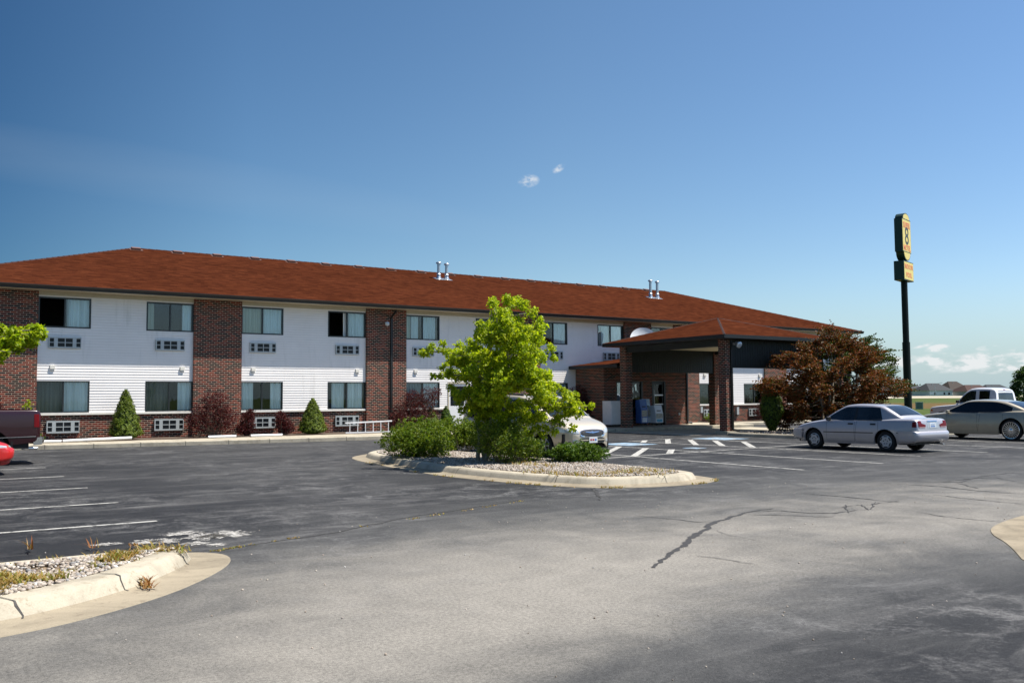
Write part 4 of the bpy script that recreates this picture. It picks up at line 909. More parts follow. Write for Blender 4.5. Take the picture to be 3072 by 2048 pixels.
# satellite dish on the lobby roof behind the canopy
def yplane(u, v, Y): d = ray(u, v); return CAM+d*(Y/d.y)
dc = Vector((33.52, 36.6, 4.62)); dish = thing('satellite_dish', 'white satellite dish on the lobby roof behind the canopy', 'satellite dish', (dc.x, dc.y, 3.7))
dd = Vector((-.42, -.80, .42)).normalized(); q_ = dd.to_track_quat('Z', 'Y'); mb = MB(); n = 36; rows = []
for r_ in (.001, .2, .4, .6, .72, .76): rows.append([tuple(dc+q_ @ Vector((r_*1.02*math.cos(t), r_*math.sin(t), .22*(r_/.76)**2-.1))) for t in np.linspace(0, 2*math.pi, n, endpoint=False)])
rows.append([tuple(dc+q_ @ Vector((.765*1.02*math.cos(t), .765*math.sin(t), .10))) for t in np.linspace(0, 2*math.pi, n, endpoint=False)])
for r_ in (.7, .4, .001): rows.append([tuple(dc+q_ @ Vector((r_*math.cos(t), r_*math.sin(t), .22*(r_/.76)**2-.13))) for t in np.linspace(0, 2*math.pi, n, endpoint=False)])
mb.grid(rows, closed=True); mb.build('reflector', M['white'], dish, smooth_angle=50)
mb = MB(); p0 = dc+q_ @ Vector((0, -.7, .1)); p1 = dc+q_ @ Vector((.15, -.42, .95)); mb.tube([p0, p1], .022, 8); mb.tube([p1-dd*.1, p1+dd*.08], [.06, .045], 10); mb.build('feed_arm', M['white'], dish)
mb = MB(); mb.tube([(dc.x, dc.y+.12, 3.62), (dc.x, dc.y+.12, 4.3)], .045, 10); mb.obox(dc-dd*.16, q_ @ Vector((.12, 0, 0)), q_ @ Vector((0, .12, 0)), q_ @ Vector((0, 0, .06))); mb.build('mast', M['galv'], dish)
M['dish_text'] = mat('grey_lettering', (.30, .32, .34), .5)
text_obj('lettering', 'DIRECWAY', .19, M['dish_text'], dish, frame_mat(dc+q_ @ Vector((0, .10, -.082)), q_ @ Vector((1, 0, 0)), q_ @ Vector((0, 1, 0))), .006, .95)

# ------------------------------------------------------------------ things at the entrance
fz = thing('ice_freezer', 'white two-door ice freezer against the lobby wall behind the canopy column', 'freezer', (30.8, 35.75, .2))
mb = MB(); mb.box(30.16, 31.45, 35.45, 36.08, .27, 1.46); mb.build('cabinet', M['white'], fz)
mb = MB(); mb.box(30.18, 30.78, 35.40, 35.45, .32, 1.30); mb.build('door', M['white'], fz); mb = MB(); mb.box(30.82, 31.43, 35.40, 35.45, .32, 1.30); mb.build('door', M['white'], fz)
mb = MB(); mb.box(30.72, 30.90, 35.36, 35.40, .95, 1.0); mb.build('handle', M['alloy'], fz)
mb = MB(); mb.box(30.2, 31.4, 35.5, 36.05, .2, .27); mb.build('base', M['dark'], fz)
def newsbox(name, lab, x, y, z, w, h, body, win, ink):
    t = thing(name, lab, 'newspaper box', (x, y, z), group=None)
    mb = MB(); mb.box(x, x+w, y, y+.42, z+.12, z+h*.62); mb.add([(x, y+.03, z+h*.62), (x+w, y+.03, z+h*.62), (x+w, y+.42, z+h*.62), (x, y+.42, z+h*.62), (x, y+.12, z+h), (x+w, y+.12, z+h), (x+w, y+.42, z+h*.97), (x, y+.42, z+h*.97)], [(0, 1, 5, 4), (4, 5, 6, 7), (1, 2, 6, 5), (0, 4, 7, 3), (3, 7, 6, 2)])
    mb.build('body', body, t)
    mb = MB(); mb.box(x+.08*w, x+.92*w, y-.012, y, z+h*.34, z+h*.58); mb.build('display_window', win, t)
    mb = MB(); mb.box(x+.14*w, x+.86*w, y-.014, y-.002, z+.16, z+h*.3); mb.build('poster', ink, t)
    mb = MB(); mb.box(x+.25*w, x+.75*w, y+.03, y+.06, z+h*.70, z+h*.74); mb.build('coin_slot', M['dark'], t)
    for sx in (.06, w-.1):
        for sy in (.04, .34): mb = MB(); mb.box(x+sx, x+sx+.04, y+sy, y+sy+.04, z, z+.12); mb.build('leg', M['dark'], t)
    return t
M['news_blue'] = mat('news_blue', (.05, .12, .36), .4); M['news_pale'] = mat('news_pale_blue', (.38, .48, .56), .45, var=.25, scale=5); M['paper'] = mat('newsprint', (.42, .40, .34), .7, var=.35, scale=14)
M['poster_blue'] = mat('poster_blue', (.09, .35, .52), .5, var=.4, scale=5); M['poster_white'] = mat('poster_white', (.62, .66, .72), .5, var=.2, scale=12)
newsbox('newspaper_box', 'dark blue newspaper box with white poster, beside the left rear canopy column', 32.02, 35.25, .2, .46, 1.32, M['news_blue'], M['paper'], M['poster_white'])
newsbox('newspaper_box', 'pale blue newspaper box behind the dark blue one', 32.42, 35.5, .2, .52, 1.34, M['news_pale'], M['paper'], M['poster_white'])
newsbox('newspaper_box', 'short white newspaper box with bright blue poster near the lobby door', 32.88, 35.1, .2, .52, 1.02, M['white'], M['paper'], M['poster_blue'])
# white ladder lying on its edge in front of the wall
ld_ = thing('ladder', 'white ladder lying on its edge in front of the brick wall', 'ladder', (17.6, 37.1, .16))
mb = MB(); mb.box(16.55, 18.75, 37.0, 37.06, .17, .22); mb.build('rail', M['white'], ld_); mb = MB(); mb.obox((17.65, 37.03, .64), (1.12, 0, .025), (0, .03, 0), (-.001, 0, .028)); mb.build('rail', M['white'], ld_)
for x in (16.75, 17.12, 17.49, 17.86, 18.23, 18.6): mb = MB(); mb.tube([(x, 37.03, .22), (x, 37.03, .62)], .02, 8); mb.build('rung', M['white'], ld_)
for a, b, lab in (((3.2, 36.72, .215), (5.36, 36.62, .21), 'white plastic pipe at the bed edge, beside the maroon pickup tail'), ((5.4, 36.6, .215), (7.75, 36.62, .26), 'white plastic pipe lying in front of the left cone spruce'),
                  ((10.6, 36.7, .2), (11.7, 36.72, .2), 'white plastic pipe under the left purple barberry'), ((12.3, 36.72, .2), (13.6, 36.7, .2), 'white plastic pipe between the low barberries')):
    mb = MB(); mb.tube([a, b], .05, 12, caps=False); mb.tube([a, b], .042, 12, caps=False); tag(mb.build('plastic_pipe', M['white'], None, smooth_angle=40), lab, 'pipe', 'white pipes edging the wall bed')

# ------------------------------------------------------------------ tall roadside sign
sd = ray(2724, 1200); sd = Vector((sd.x, sd.y, 0)).normalized(); SP = sd*100; sgn = thing('roadside_sign', 'tall dark green pole sign with yellow motel panels', 'sign', (SP.x, SP.y, 0))
tx = Vector((.964, .265, 0)).normalized(); nx_ = Vector((tx.y, -tx.x, 0)); ez_ = Vector((0, 0, 1))
zof = lambda v: (lambda d: EYE+d.z*100/math.hypot(d.x, d.y))(ray(2722, v))
zs = {k: zof(v) for k, v in dict(top=640, sh=655, mid0=653, bot=760, foot=783, l0=786, l1=843, sleeve=1026).items()}
mb = MB(); mb.tube([SP, SP+ez_*zs['sleeve']], .365, 24); mb.tube([SP+ez_*zs['sleeve'], SP+ez_*(zs['l1']+.2)], .305, 24); mb.tube([SP+ez_*zs['l0'], SP+ez_*(zs['foot']+.1)], .22, 16); mb.build('pole', M['pole'], sgn, smooth_angle=40)
def panel_outline(w, z0, z1, r_top, r_bot):   # rectangle with narrower rounded cap and foot
    P = []
    n = 10; wc = w*.78
    P += [(-w, z0), (w, z0)] if not r_bot else [(-w, z0+r_bot)]+[(-wc*math.cos(t), z0+r_bot-r_bot*math.sin(t)) for t in np.linspace(0, math.pi, n)]+[(w, z0+r_bot)]
    P += [(w, z1), (-w, z1)] if not r_top else [(w, z1-r_top)]+[(wc*math.cos(t), z1-r_top+r_top*math.sin(t)) for t in np.linspace(0, math.pi, n)]+[(-w, z1-r_top)]
    return P
def sign_box(name, w, dep, z0, z1, rt_, rb):
    P = panel_outline(w, z0, z1, rt_, rb); mb = MB(); n = len(P)
    f = [tuple(SP+tx*a+nx_*dep+ez_*z) for a, z in P]; b_ = [tuple(SP+tx*a-nx_*dep+ez_*z) for a, z in P]
    mb.add(f+b_, [tuple(range(n)), tuple(range(n, 2*n))[::-1]]+[(i, (i+1) % n, n+(i+1) % n, n+i) for i in range(n)]); o = mb.build(name, M['sign_green'], sgn)
    P2 = panel_outline(w-.09, z0+.09, z1-.09, max(rt_-.04, 0) if rt_ else 0, max(rb-.04, 0) if rb else 0)
    mb = MB(); mb.add([tuple(SP+tx*a+nx_*(dep+.02)+ez_*z) for a, z in P2]+[tuple(SP+tx*a+nx_*(dep-.01)+ez_*z) for a, z in P2], [tuple(range(len(P2)))]+[(i, (i+1) % len(P2), len(P2)+(i+1) % len(P2), len(P2)+i) for i in range(len(P2))])
    fc = mb.build('sign_face', M['yellow'], o); return o, fc
W1, D1 = 1.32, .38
z0, z1 = zs['foot'], zs['top']; o1, f1 = sign_box('main_cabinet', W1, D1, z0, z1, .62, .85)
def sgntxt(body, size, z, m, par, width=1.0, dep=D1, dx=0): text_obj('lettering', body, size, m, par, frame_mat(SP+tx*dx+nx_*(dep+.022)+ez_*z, tx, ez_), .008, width, .02)
H = z1-z0; sgntxt('SUPER', .80, z0+H*.735, M['sign_red'], o1, .92); sgntxt('8', 2.5, z0+H*.50, M['sign_black'], o1, 1.0); sgntxt('MOTEL', .78, z0+H*.26, M['sign_red'], o1, .86)
for zz in (z1-.66, z0+.88): mb = MB(); mb.obox(SP+nx_*(D1+.02)+ez_*zz, tx*(W1-.1), nx_*.012, ez_*.03); mb.build('divider', M['sign_green'], o1)
o2, f2 = sign_box('lower_cabinet', W1+.16, D1+.1, zs['l1'], zs['l0'], 0, 0); hm = (zs['l0']+zs['l1'])/2
sgntxt('INDOOR', .66, hm+.4, M['sign_red'], o2, .95, D1+.1); sgntxt('POOL', .66, hm-.42, M['sign_red'], o2, 1.0, D1+.1)

# ================================================================== vehicles
def pchip(tab, x):
    X = np.array([t[0] for t in tab], float); Y = np.array([t[1] for t in tab], float)
    o = np.argsort(X); X, Y = X[o], Y[o]; h = np.diff(X); d = np.diff(Y)/h; m = np.zeros(len(X)); m[0], m[-1] = d[0], d[-1]
    for i in range(1, len(X)-1):
        if d[i-1]*d[i] > 0: w1, w2 = 2*h[i]+h[i-1], h[i]+2*h[i-1]; m[i] = (w1+w2)/(w1/d[i-1]+w2/d[i])
    x = np.clip(x, X[0], X[-1]); i = np.clip(np.searchsorted(X, x)-1, 0, len(h)-1); t = (x-X[i])/h[i]
    return Y[i]*(1+2*t)*(1-t)**2+h[i]*m[i]*t*(1-t)**2+Y[i+1]*t*t*(3-2*t)+h[i]*m[i+1]*t*t*(t-1)

M['door_gap'] = mat('door_gap', (.05, .05, .05), .8)
class Car:
    def __init__(s, name, label, cat, loc, rz, sp):
        s.sp = sp; s.t = thing(name, label, cat, loc, rz, world=False); s.p = sp['paint']
        s.body(); s.cabin(); s.bv = BVHTree.FromPolygons(s.allv, s.allf)
    def part(s, name, mb, m, parent=None, sm=40, fix=True):
        return mb.build(name, m, parent or s.t, smooth_angle=sm, fix=fix)
    def body(s):
        sp = s.sp; x0, x1 = sp['x']; xs_ = set(np.arange(x0+.12, x1-.12, .07).round(4)); ra = sp['ra']
        for d in (0, .008, .025, .05, .085, .12): xs_ |= {round(x0+d, 4), round(x1-d, 4)}
        for xa in (sp['xf'], sp['xr']):
            for t in np.linspace(0, math.pi, 25): xs_.add(round(xa+ra*math.cos(t), 4))
            xs_ |= {round(xa-ra-.004, 4), round(xa+ra+.004, 4)}
        xs_ = sorted(xs_); rows = []; LV = (0, .06, .16, .3, .45, .6, .75, .88, 1)
        for x in xs_:
            zb = float(pchip(sp['zb'], x)); zs = float(pchip(sp['zs'], x)); zt = float(pchip(sp['zt'], x)); hw = float(pchip(sp['hw'], x))
            for xa in (sp['xf'], sp['xr']):
                if abs(x-xa) < ra: zb = max(zb, sp['r']+math.sqrt(ra*ra-(x-xa)**2)*sp.get('rk', 1))
            zb = min(zb, zs-.05); half = []
            for t in LV:
                z = zb+(zs-zb)*t; half.append((hw*float(pchip(sp['side'], z)), z))
            ys = half[-1][0]; dz = max(zt-zs, .002)
            for fy, fz in sp.get('top', ((.975, .28), (.93, .55), (.84, .78), (.62, .93), (.3, .99))): half.append((ys*fy, zs+dz*fz))
            half.append((0, zt)); inner = [(half[0][0]-.05, zb+.012)]
            sec = inner+half; rows.append([(x, y, z) for y, z in sec]+[(x, -y, z) for y, z in sec[-2::-1]])
        mb = MB(); mb.grid(rows); n = len(rows[0])
        mb.add(rows[0], [tuple(range(n))]); mb.add(rows[-1], [tuple(range(n))])
        s.bo = s.part('body', mb, [s.p], sm=38); s.allv = [Vector(v) for v in mb.v]; s.allf = [list(f) for f in mb.f]
        # dark floor and wheel wells
        mb = MB(); hwm = sp['hwm']; zc = sp.get('zfloor', .22); za = sp['r']+ra
        cut = [x0+.25, sp['xr']-ra-.01, sp['xr']+ra+.01, sp['xf']-ra-.01, sp['xf']+ra+.01, x1-.25]
        for a, b, low in ((cut[0], cut[1], 1), (cut[2], cut[3], 1), (cut[4], cut[5], 1)):
            if b > a: mb.box(a, b, -hwm*.9, hwm*.9, zc, za-.08)
        mb.box(cut[1]-.02, cut[2]+.02, -hwm*.55, hwm*.55, zc+.02, za-.08); mb.box(cut[3]-.02, cut[4]+.02, -hwm*.55, hwm*.55, zc+.02, za-.08)
        mb.box(x0+.3, x1-.35, -hwm*.8, hwm*.8, za-.08, za-.05)
        s.part('underbody', mb, M['dark'], sm=None)
    def cabin(s):
        c = s.sp.get('cab')
        if not c: return
        xa, xb = c['x']; xs_ = sorted(set(np.linspace(xa, xb, 40).round(4)) | {round(q_[0], 4) for q_ in c['zr']}); rows = []
        for x in xs_:
            zbelt = float(pchip(s.sp['zs'], x))-.03; zr = max(float(pchip(c['zr'], x)), zbelt+.03); hb = float(pchip(c['hb'], x)); tb = c['tumble']
            cr = min(c.get('crown', .04), (zr-zbelt)*.3); z1 = zr-cr; half = []
            for t in (0, .2, .4, .6, .8, .93): z = zbelt+(z1-zbelt)*t; half.append((hb-tb*(z-zbelt), z))
            yt = hb-tb*(z1-zbelt)
            for fy, fz in ((.985, .12), (.95, .38), (.88, .62), (.7, .84), (.4, .96), (0, 1)): half.append((yt*fy, z1+cr*fz))
            rows.append([(x, y, z) for y, z in half]+[(x, -y, z) for y, z in half[-2::-1]])
        mb = MB(); mb.grid(rows); n = len(rows[0]); mb.add(rows[0], [tuple(range(n))]); mb.add(rows[-1], [tuple(range(n))])
        s.part('cabin', mb, [c.get('paint', s.p)], sm=42); o = len(s.allv); s.allv += [Vector(v) for v in mb.v]; s.allf += [[i+o for i in f] for f in mb.f]
    def hit(s, a, b, ax):
        o, d = {'l': (Vector((a, 4, b)), Vector((0, -1, 0))), 'r': (Vector((a, -4, b)), Vector((0, 1, 0))), 'f': (Vector((6, a, b)), Vector((-1, 0, 0))), 'b': (Vector((-6, a, b)), Vector((1, 0, 0))), 't': (Vector((a, b, 5)), Vector((0, 0, -1)))}[ax]
        h = s.bv.ray_cast(o, d); return (h[0], d) if h[0] is not None else (None, d)
    def panel(s, name, lo, hi, ax, m, eps=.005, parent=None, rows=5, n=None, sm=50):
        if n:   # resample both polylines
            def rs(pl):
                P = np.array(pl, float); L = np.r_[0, np.cumsum(np.linalg.norm(np.diff(P, axis=0), axis=1))]; t = np.linspace(0, L[-1], n); return np.stack([np.interp(t, L, P[:, 0]), np.interp(t, L, P[:, 1])], 1)
            lo, hi = rs(lo), rs(hi)
        G_ = []; D = None; last = None
        for r_ in range(rows):
            t = r_/(rows-1); rr = []
            for a, b in zip(lo, hi):
                p, D = s.hit(a[0]+(b[0]-a[0])*t, a[1]+(b[1]-a[1])*t, ax)
                rr.append(p)
            G_.append(rr)
        flat = [p for r_ in G_ for p in r_ if p is not None]
        if len(flat) < 4: return None
        for r_ in G_:
            for i, p in enumerate(r_):
                if p is None:
                    c = [q_ for q_ in r_ if q_ is not None] or flat; r_[i] = c[0] if i < len(r_)/2 else c[-1]
        pts = [[p-D*eps for p in r_] for r_ in G_]; mb = MB(); mb.grid([[tuple(p) for p in r_] for r_ in pts])
        ring = pts[0]+[r_[-1] for r_ in pts[1:]]+pts[-1][-2::-1]+[r_[0] for r_ in pts[-2:0:-1]]
        k = len(ring); mb.add([tuple(p) for p in ring]+[tuple(p+D*(eps+.02)) for p in ring], [(i, (i+1) % k, k+(i+1) % k, k+i) for i in range(k)])
        return s.part(name, mb, m, parent, sm)
    def strip(s, name, pl, wd, ax, m, eps=.004, parent=None, n=24):
        P = np.array(pl, float); L = np.r_[0, np.cumsum(np.linalg.norm(np.diff(P, axis=0), axis=1))]; t = np.linspace(0, L[-1], n); Q = np.stack([np.interp(t, L, P[:, 0]), np.interp(t, L, P[:, 1])], 1)
        T = np.gradient(Q, axis=0); T /= np.linalg.norm(T, axis=1)[:, None]+1e-9; Nn = np.stack([-T[:, 1], T[:, 0]], 1)*wd/2
        return s.panel(name, Q-Nn, Q+Nn, ax, m, eps, parent, rows=2)
    def wheels(s, kind, rim_m, tw=.19, sides=('l', 'r')):
        sp = s.sp; r_ = sp['r']; rr = r_*sp.get('rim', .66)
        for xa in (sp['xf'], sp['xr']):
            for sd_ in sides:
                g = 1 if sd_ == 'l' else -1; yo = sp['track'] ; mb = MB(); c = (xa, 0, r_)
                w = tw; prof = [(rr, yo-w), (r_*.93, yo-w), (r_, yo-w+.03), (r_, yo-.035), (r_*.965, yo-.008), (r_*.9, yo), (rr*1.06, yo-.006), (rr, yo-.02)]
                mb.lathe([(a, b*g) for a, b in prof], c, 'y', 32); ty = None
                wh = mb.build('wheel', M['tyre'], s.t, smooth_angle=35); mb = MB()
                if kind == 'cover':   # pale dished cover, dark slots near the rim, five lug recesses
                    mb.lathe([(a, b*g) for a, b in ((rr, yo-.03), (rr*.98, yo-.012), (rr*.9, yo-.006), (rr*.62, yo+.004), (rr*.4, yo+.0), (rr*.36, yo-.012), (.001, yo-.012))], c, 'y', 32); rim = mb.build('rim', rim_m, wh, smooth_angle=40); mb = MB()
                    for k in range(6):
                        an = k*math.pi/3+.5
                        for dr, dw in ((.79, .16),):
                            cc = Vector((xa+rr*dr*math.cos(an), (yo+.003)*g, r_+rr*dr*math.sin(an))); mb.obox(cc, Vector((math.cos(an), 0, math.sin(an)))*rr*.075, (0, .006, 0), Vector((-math.sin(an), 0, math.cos(an)))*rr*.26)
                    for k in range(5):
                        an = k*2*math.pi/5+.3; cc = Vector((xa+rr*.33*math.cos(an), (yo+.0)*g, r_+rr*.33*math.sin(an))); mb.obox(cc, (rr*.06, 0, 0), (0, .008, 0), (0, 0, rr*.06))
                    mb.build('slots', M['dark'], rim)
                else:
                    nsp, bw = (20, .055) if kind == 'multi' else (6, .17)
                    mb.lathe([(a, b*g) for a, b in ((rr*1.02, yo-.012), (rr*.99, yo-.002), (rr*.93, yo-.004), (rr*.90, yo-.05), (rr*.88, yo-.09))], c, 'y', 32)
                    mb.lathe([(a, b*g) for a, b in ((rr*.26, yo-.06), (rr*.25, yo-.01), (rr*.15, yo+.0), (.001, yo+.004))], c, 'y', 20)
                    for k in range(nsp):
                        an = k*2*math.pi/nsp; dr = Vector((math.cos(an), 0, math.sin(an))); tn = Vector((-math.sin(an), 0, math.cos(an)))
                        mb.obox(Vector((xa, (yo-.022)*g, r_))+dr*rr*.57, dr*rr*.34, (0, .014, 0), tn*rr*bw*.6)
                    rim = mb.build('rim', rim_m, wh, smooth_angle=40); mb = MB(); mb.lathe([(a, b*g) for a, b in ((rr*.9, yo-.085), (.001, yo-.085))], c, 'y', 24); mb.build('brake_disc', M['dark'], rim)
    def plate(s, z, ax, w=.305, h=.155, eps=.012):
        o = s.panel('licence_plate', [(-w/2, z-h/2), (w/2, z-h/2)], [(-w/2, z+h/2), (w/2, z+h/2)], ax, M['plate'], eps, n=4, rows=3); return o
    def door(s, sd_, x0, x1, zlo, zhi, handle_x, hz=None, slant=0):
        ol = [(x0, zlo), (x1, zlo), (x1+slant, zhi), (x0, zhi), (x0, zlo)]
        d = s.panel('door', [(x0+.006, zlo+.006), (x1-.006, zlo+.006)], [(x0+.006, zhi-.006), (x1+slant-.006, zhi-.006)], sd_, s.p, .0016, n=16, rows=9)
        s.strip('door_gap', ol, .0075, sd_, M['door_gap'], .0012, d, n=60)
        hz = hz or zhi-.09
        s.panel('handle', [(handle_x-.085, hz-.022), (handle_x+.085, hz-.022)], [(handle_x-.085, hz+.022), (handle_x+.085, hz+.022)], sd_, s.sp.get('handle', M['black_trim']), .022, d, n=5, rows=3); return d
    def mirror(s, sd_, x, z, y, m):
        g = 1 if sd_ == 'l' else -1; mb = MB(); mb.obox((x, g*(y+.07), z), (.045, 0, 0), (0, .085, 0), (.0, 0, .06)); mb.obox((x+.02, g*(y-.02), z-.03), (.03, 0, 0), (0, .05, 0), (0, 0, .025)); o = s.part('mirror', mb, m, sm=None)
        bv = o.modifiers.new('b', 'BEVEL'); bv.width = .025; bv.segments = 3; return o
def top_line(car, xs_, dz):
    return [(x, float(pchip(car.sp['cab']['zr'], x))-dz) for x in xs_]

M['lens_pink'] = mat('pale_lens', (.36, .20, .20), .3)
def sedan_small(name, label, loc, rz, paint):
    sp = dict(paint=M[paint], x=(-2.26, 2.10), xf=1.25, xr=-1.25, r=.295, ra=.365, hwm=.82, track=.80, rim=.66,
        zt=[(-2.26, .60), (-2.24, .84), (-2.19, .955), (-2.05, .985), (-1.6, .99), (-1.0, .955), (.7, .95), (1.0, .915), (1.5, .835), (1.9, .735), (2.05, .66), (2.10, .56)],
        zs=[(-2.26, .56), (-2.225, .86), (-2.1, .93), (-1.9, .925), (-1.2, .905), (.7, .875), (1.3, .80), (1.85, .665), (2.05, .60), (2.10, .50)],
        zb=[(-2.26, .42), (-2.2, .30), (-1.8, .25), (-1.2, .21), (1.2, .20), (1.8, .22), (2.03, .26), (2.10, .36)],
        hw=[(-2.26, .70), (-2.22, .775), (-2.05, .812), (-1.6, .832), (0, .845), (1.3, .835), (1.7, .80), (1.95, .70), (2.06, .58), (2.10, .46)],
        side=[(.15, .93), (.3, .968), (.5, 1.0), (.62, .998), (.78, .972), (.95, .925), (1.2, .85)],
        cab=dict(x=(-1.74, .98), zr=[(-1.74, .98), (-1.35, 1.20), (-1.02, 1.345), (-.7, 1.385), (-.2, 1.40), (.12, 1.375), (.45, 1.24), (.98, .93)], hb=[(-1.74, .66), (-1.2, .755), (0, .775), (.98, .71)], tumble=.34, crown=.05))
    c = Car(name, label, 'car', loc, rz, sp); B_ = M['black_trim']; gl = M['car_glass']
    xs_ = np.linspace(-.17, .66, 14); tl = [(x, min(z, 1.295)) for x, z in top_line(c, xs_, .085)]
    zr_ = lambda x: float(pchip(sp['cab']['zr'], x))
    for sd_ in 'lr':
        c.panel('side_window', [(x, .905) for x in np.linspace(-.19, .70, 14)], [(x, max(min(zr_(x)-.085, 1.30), .925)) for x in np.linspace(-.19, .70, 14)], sd_, gl, .004, rows=6)
        c.panel('side_window', [(x, .905) for x in np.linspace(-1.14, -.27, 12)], [(x, 1.295-.03*max(0, -x-.75)) for x in np.linspace(-1.0, -.27, 12)], sd_, gl, .004, rows=6)
        c.strip('window_pillar', [(-.23, .905), (-.23, 1.30)], .09, sd_, B_, .0045, n=8)
        c.door(sd_, -.23, .76, .27, .895, -.10, .80); c.door(sd_, -1.02, -.245, .27, .895, -.86, .80, -.06)
        c.strip('side_moulding', [(2.02, .585), (1.63, .57)], .022, sd_, B_, .006, n=8); c.strip('side_moulding', [(.87, .535), (-.87, .545)], .026, sd_, B_, .008); c.strip('side_moulding', [(-1.63, .56), (-2.22, .60)], .022, sd_, B_, .006, n=10)
        c.panel('turn_signal', [(1.99, .60), (2.07, .59)], [(1.98, .665), (2.05, .64)], sd_, M['lamp_amber'], .006, n=5, rows=3)
        if paint == 'red': c.panel('headlight', [(1.66, .60), (1.98, .585)], [(1.68, .70), (1.97, .655)], sd_, M['lamp_clear'], .008, n=8, rows=4)
        c.mirror(sd_, .68, .945, .76, B_)
    c.panel('rear_window', [(-1.60, y) for y in np.linspace(-.55, .55, 13)], [(-1.06, y) for y in np.linspace(-.47, .47, 13)], 't', gl, .005, rows=8)
    c.panel('windshield', [(.90, y) for y in np.linspace(-.63, .63, 13)], [(.20, y) for y in np.linspace(-.52, .52, 13)], 't', gl, .005, rows=8)
    for g in (1, -1):
        c.panel('taillight', [(g*.36, .745), (g*.70, .745)], [(g*.36, .80), (g*.55, .84), (g*.56, .915), (g*.70, .905)], 'b', M['lamp_red'], .012, n=12, rows=5)
        c.panel('reverse_light', [(g*.38, .715), (g*.68, .715)], [(g*.38, .74), (g*.68, .74)], 'b', M['lens_pink'], .011, n=8, rows=3)
        c.panel('taillight', [(-2.22, .73), (-2.10, .73)], [(-2.20, .89), (-2.10, .88)], 'l' if g > 0 else 'r', M['lamp_red'], .008, n=5, rows=4)
        c.panel('headlight', [(g*.30, .585), (g*.60, .585)], [(g*.32, .66), (g*.62, .66)], 'f', M['lamp_clear'], .01, n=8, rows=4)
    c.panel('trunk_recess', [(-.26, .70), (.26, .70)], [(-.27, .88), (.27, .88)], 'b', M['alloy'], .004, n=8, rows=4)
    pl = c.plate(.78, 'b', .31, .15, .010); c.panel('plate_marks', [(-.11, .735), (.11, .735)], [(-.11, .765), (.11, .765)], 'b', M['blue_ink'], .014, pl, n=4, rows=2); c.panel('plate_marks', [(-.10, .79), (.10, .79)], [(-.10, .83), (.10, .83)], 'b', mat('plate_grey', (.36, .44, .55), .5), .014, pl, n=4, rows=2)
    c.strip('trunk_handle', [(-.24, .905), (.24, .905)], .026, 'b', M['chrome'], .02, n=10); c.strip('trunk_gap', [(-.66, .955), (-.2, .962), (.2, .962), (.66, .955)], .012, 't' if 0 else 'b', B_, .003, n=10)
    # bumpers: bulged bars wrapping the ends
    for ax, sx, xo, name_ in (('b', -1, -2.26, 'bumper'), ('f', 1, 2.10, 'bumper')):
        rows = []
        for t_ in np.linspace(-1.12, 1.12, 33):   # wraps round the corners onto the flanks
            k = min(abs(t_), 1); y = .845*math.sin(k*math.pi/2)**.72*(1 if t_ > 0 else -1); back = (.26 if ax == 'f' else .10)*k**5+(.10 if ax == 'f' else .03)*k*k+max(0, abs(t_)-1)*(.4 if ax == 'f' else 3.6)
            rows.append([(sx*(abs(xo)-.035-back+dx*max(.25, 1-k**6)), y*(1+.012*(dx > .02)), z) for dx, z in ((-.06, .30), (.03, .32), (.085, .40), (.095, .50), (.09, .575), (.04, .615), (-.06, .62))])
        mb = MB(); mb.grid(rows); c.part(name_, mb, sp['paint'], sm=60)
        if ax == 'f': c.panel('grille', [(-.26, .585), (.26, .585)], [(-.26, .64), (.26, .64)], 'f', B_, .008, n=8, rows=3)
    c.wheels('cover', M['wheel_white'], .18)
    mb = MB(); mb.tube([(-1.0, .66, .97), (-1.02, .66, 1.0)], .01, 6); c.part('antenna', mb, B_)
    mb = MB(); mb.tube([(-2.0, -.45, .24), (-2.3, -.45, .23)], .025, 10); c.part('exhaust', mb, M['galv']); return c

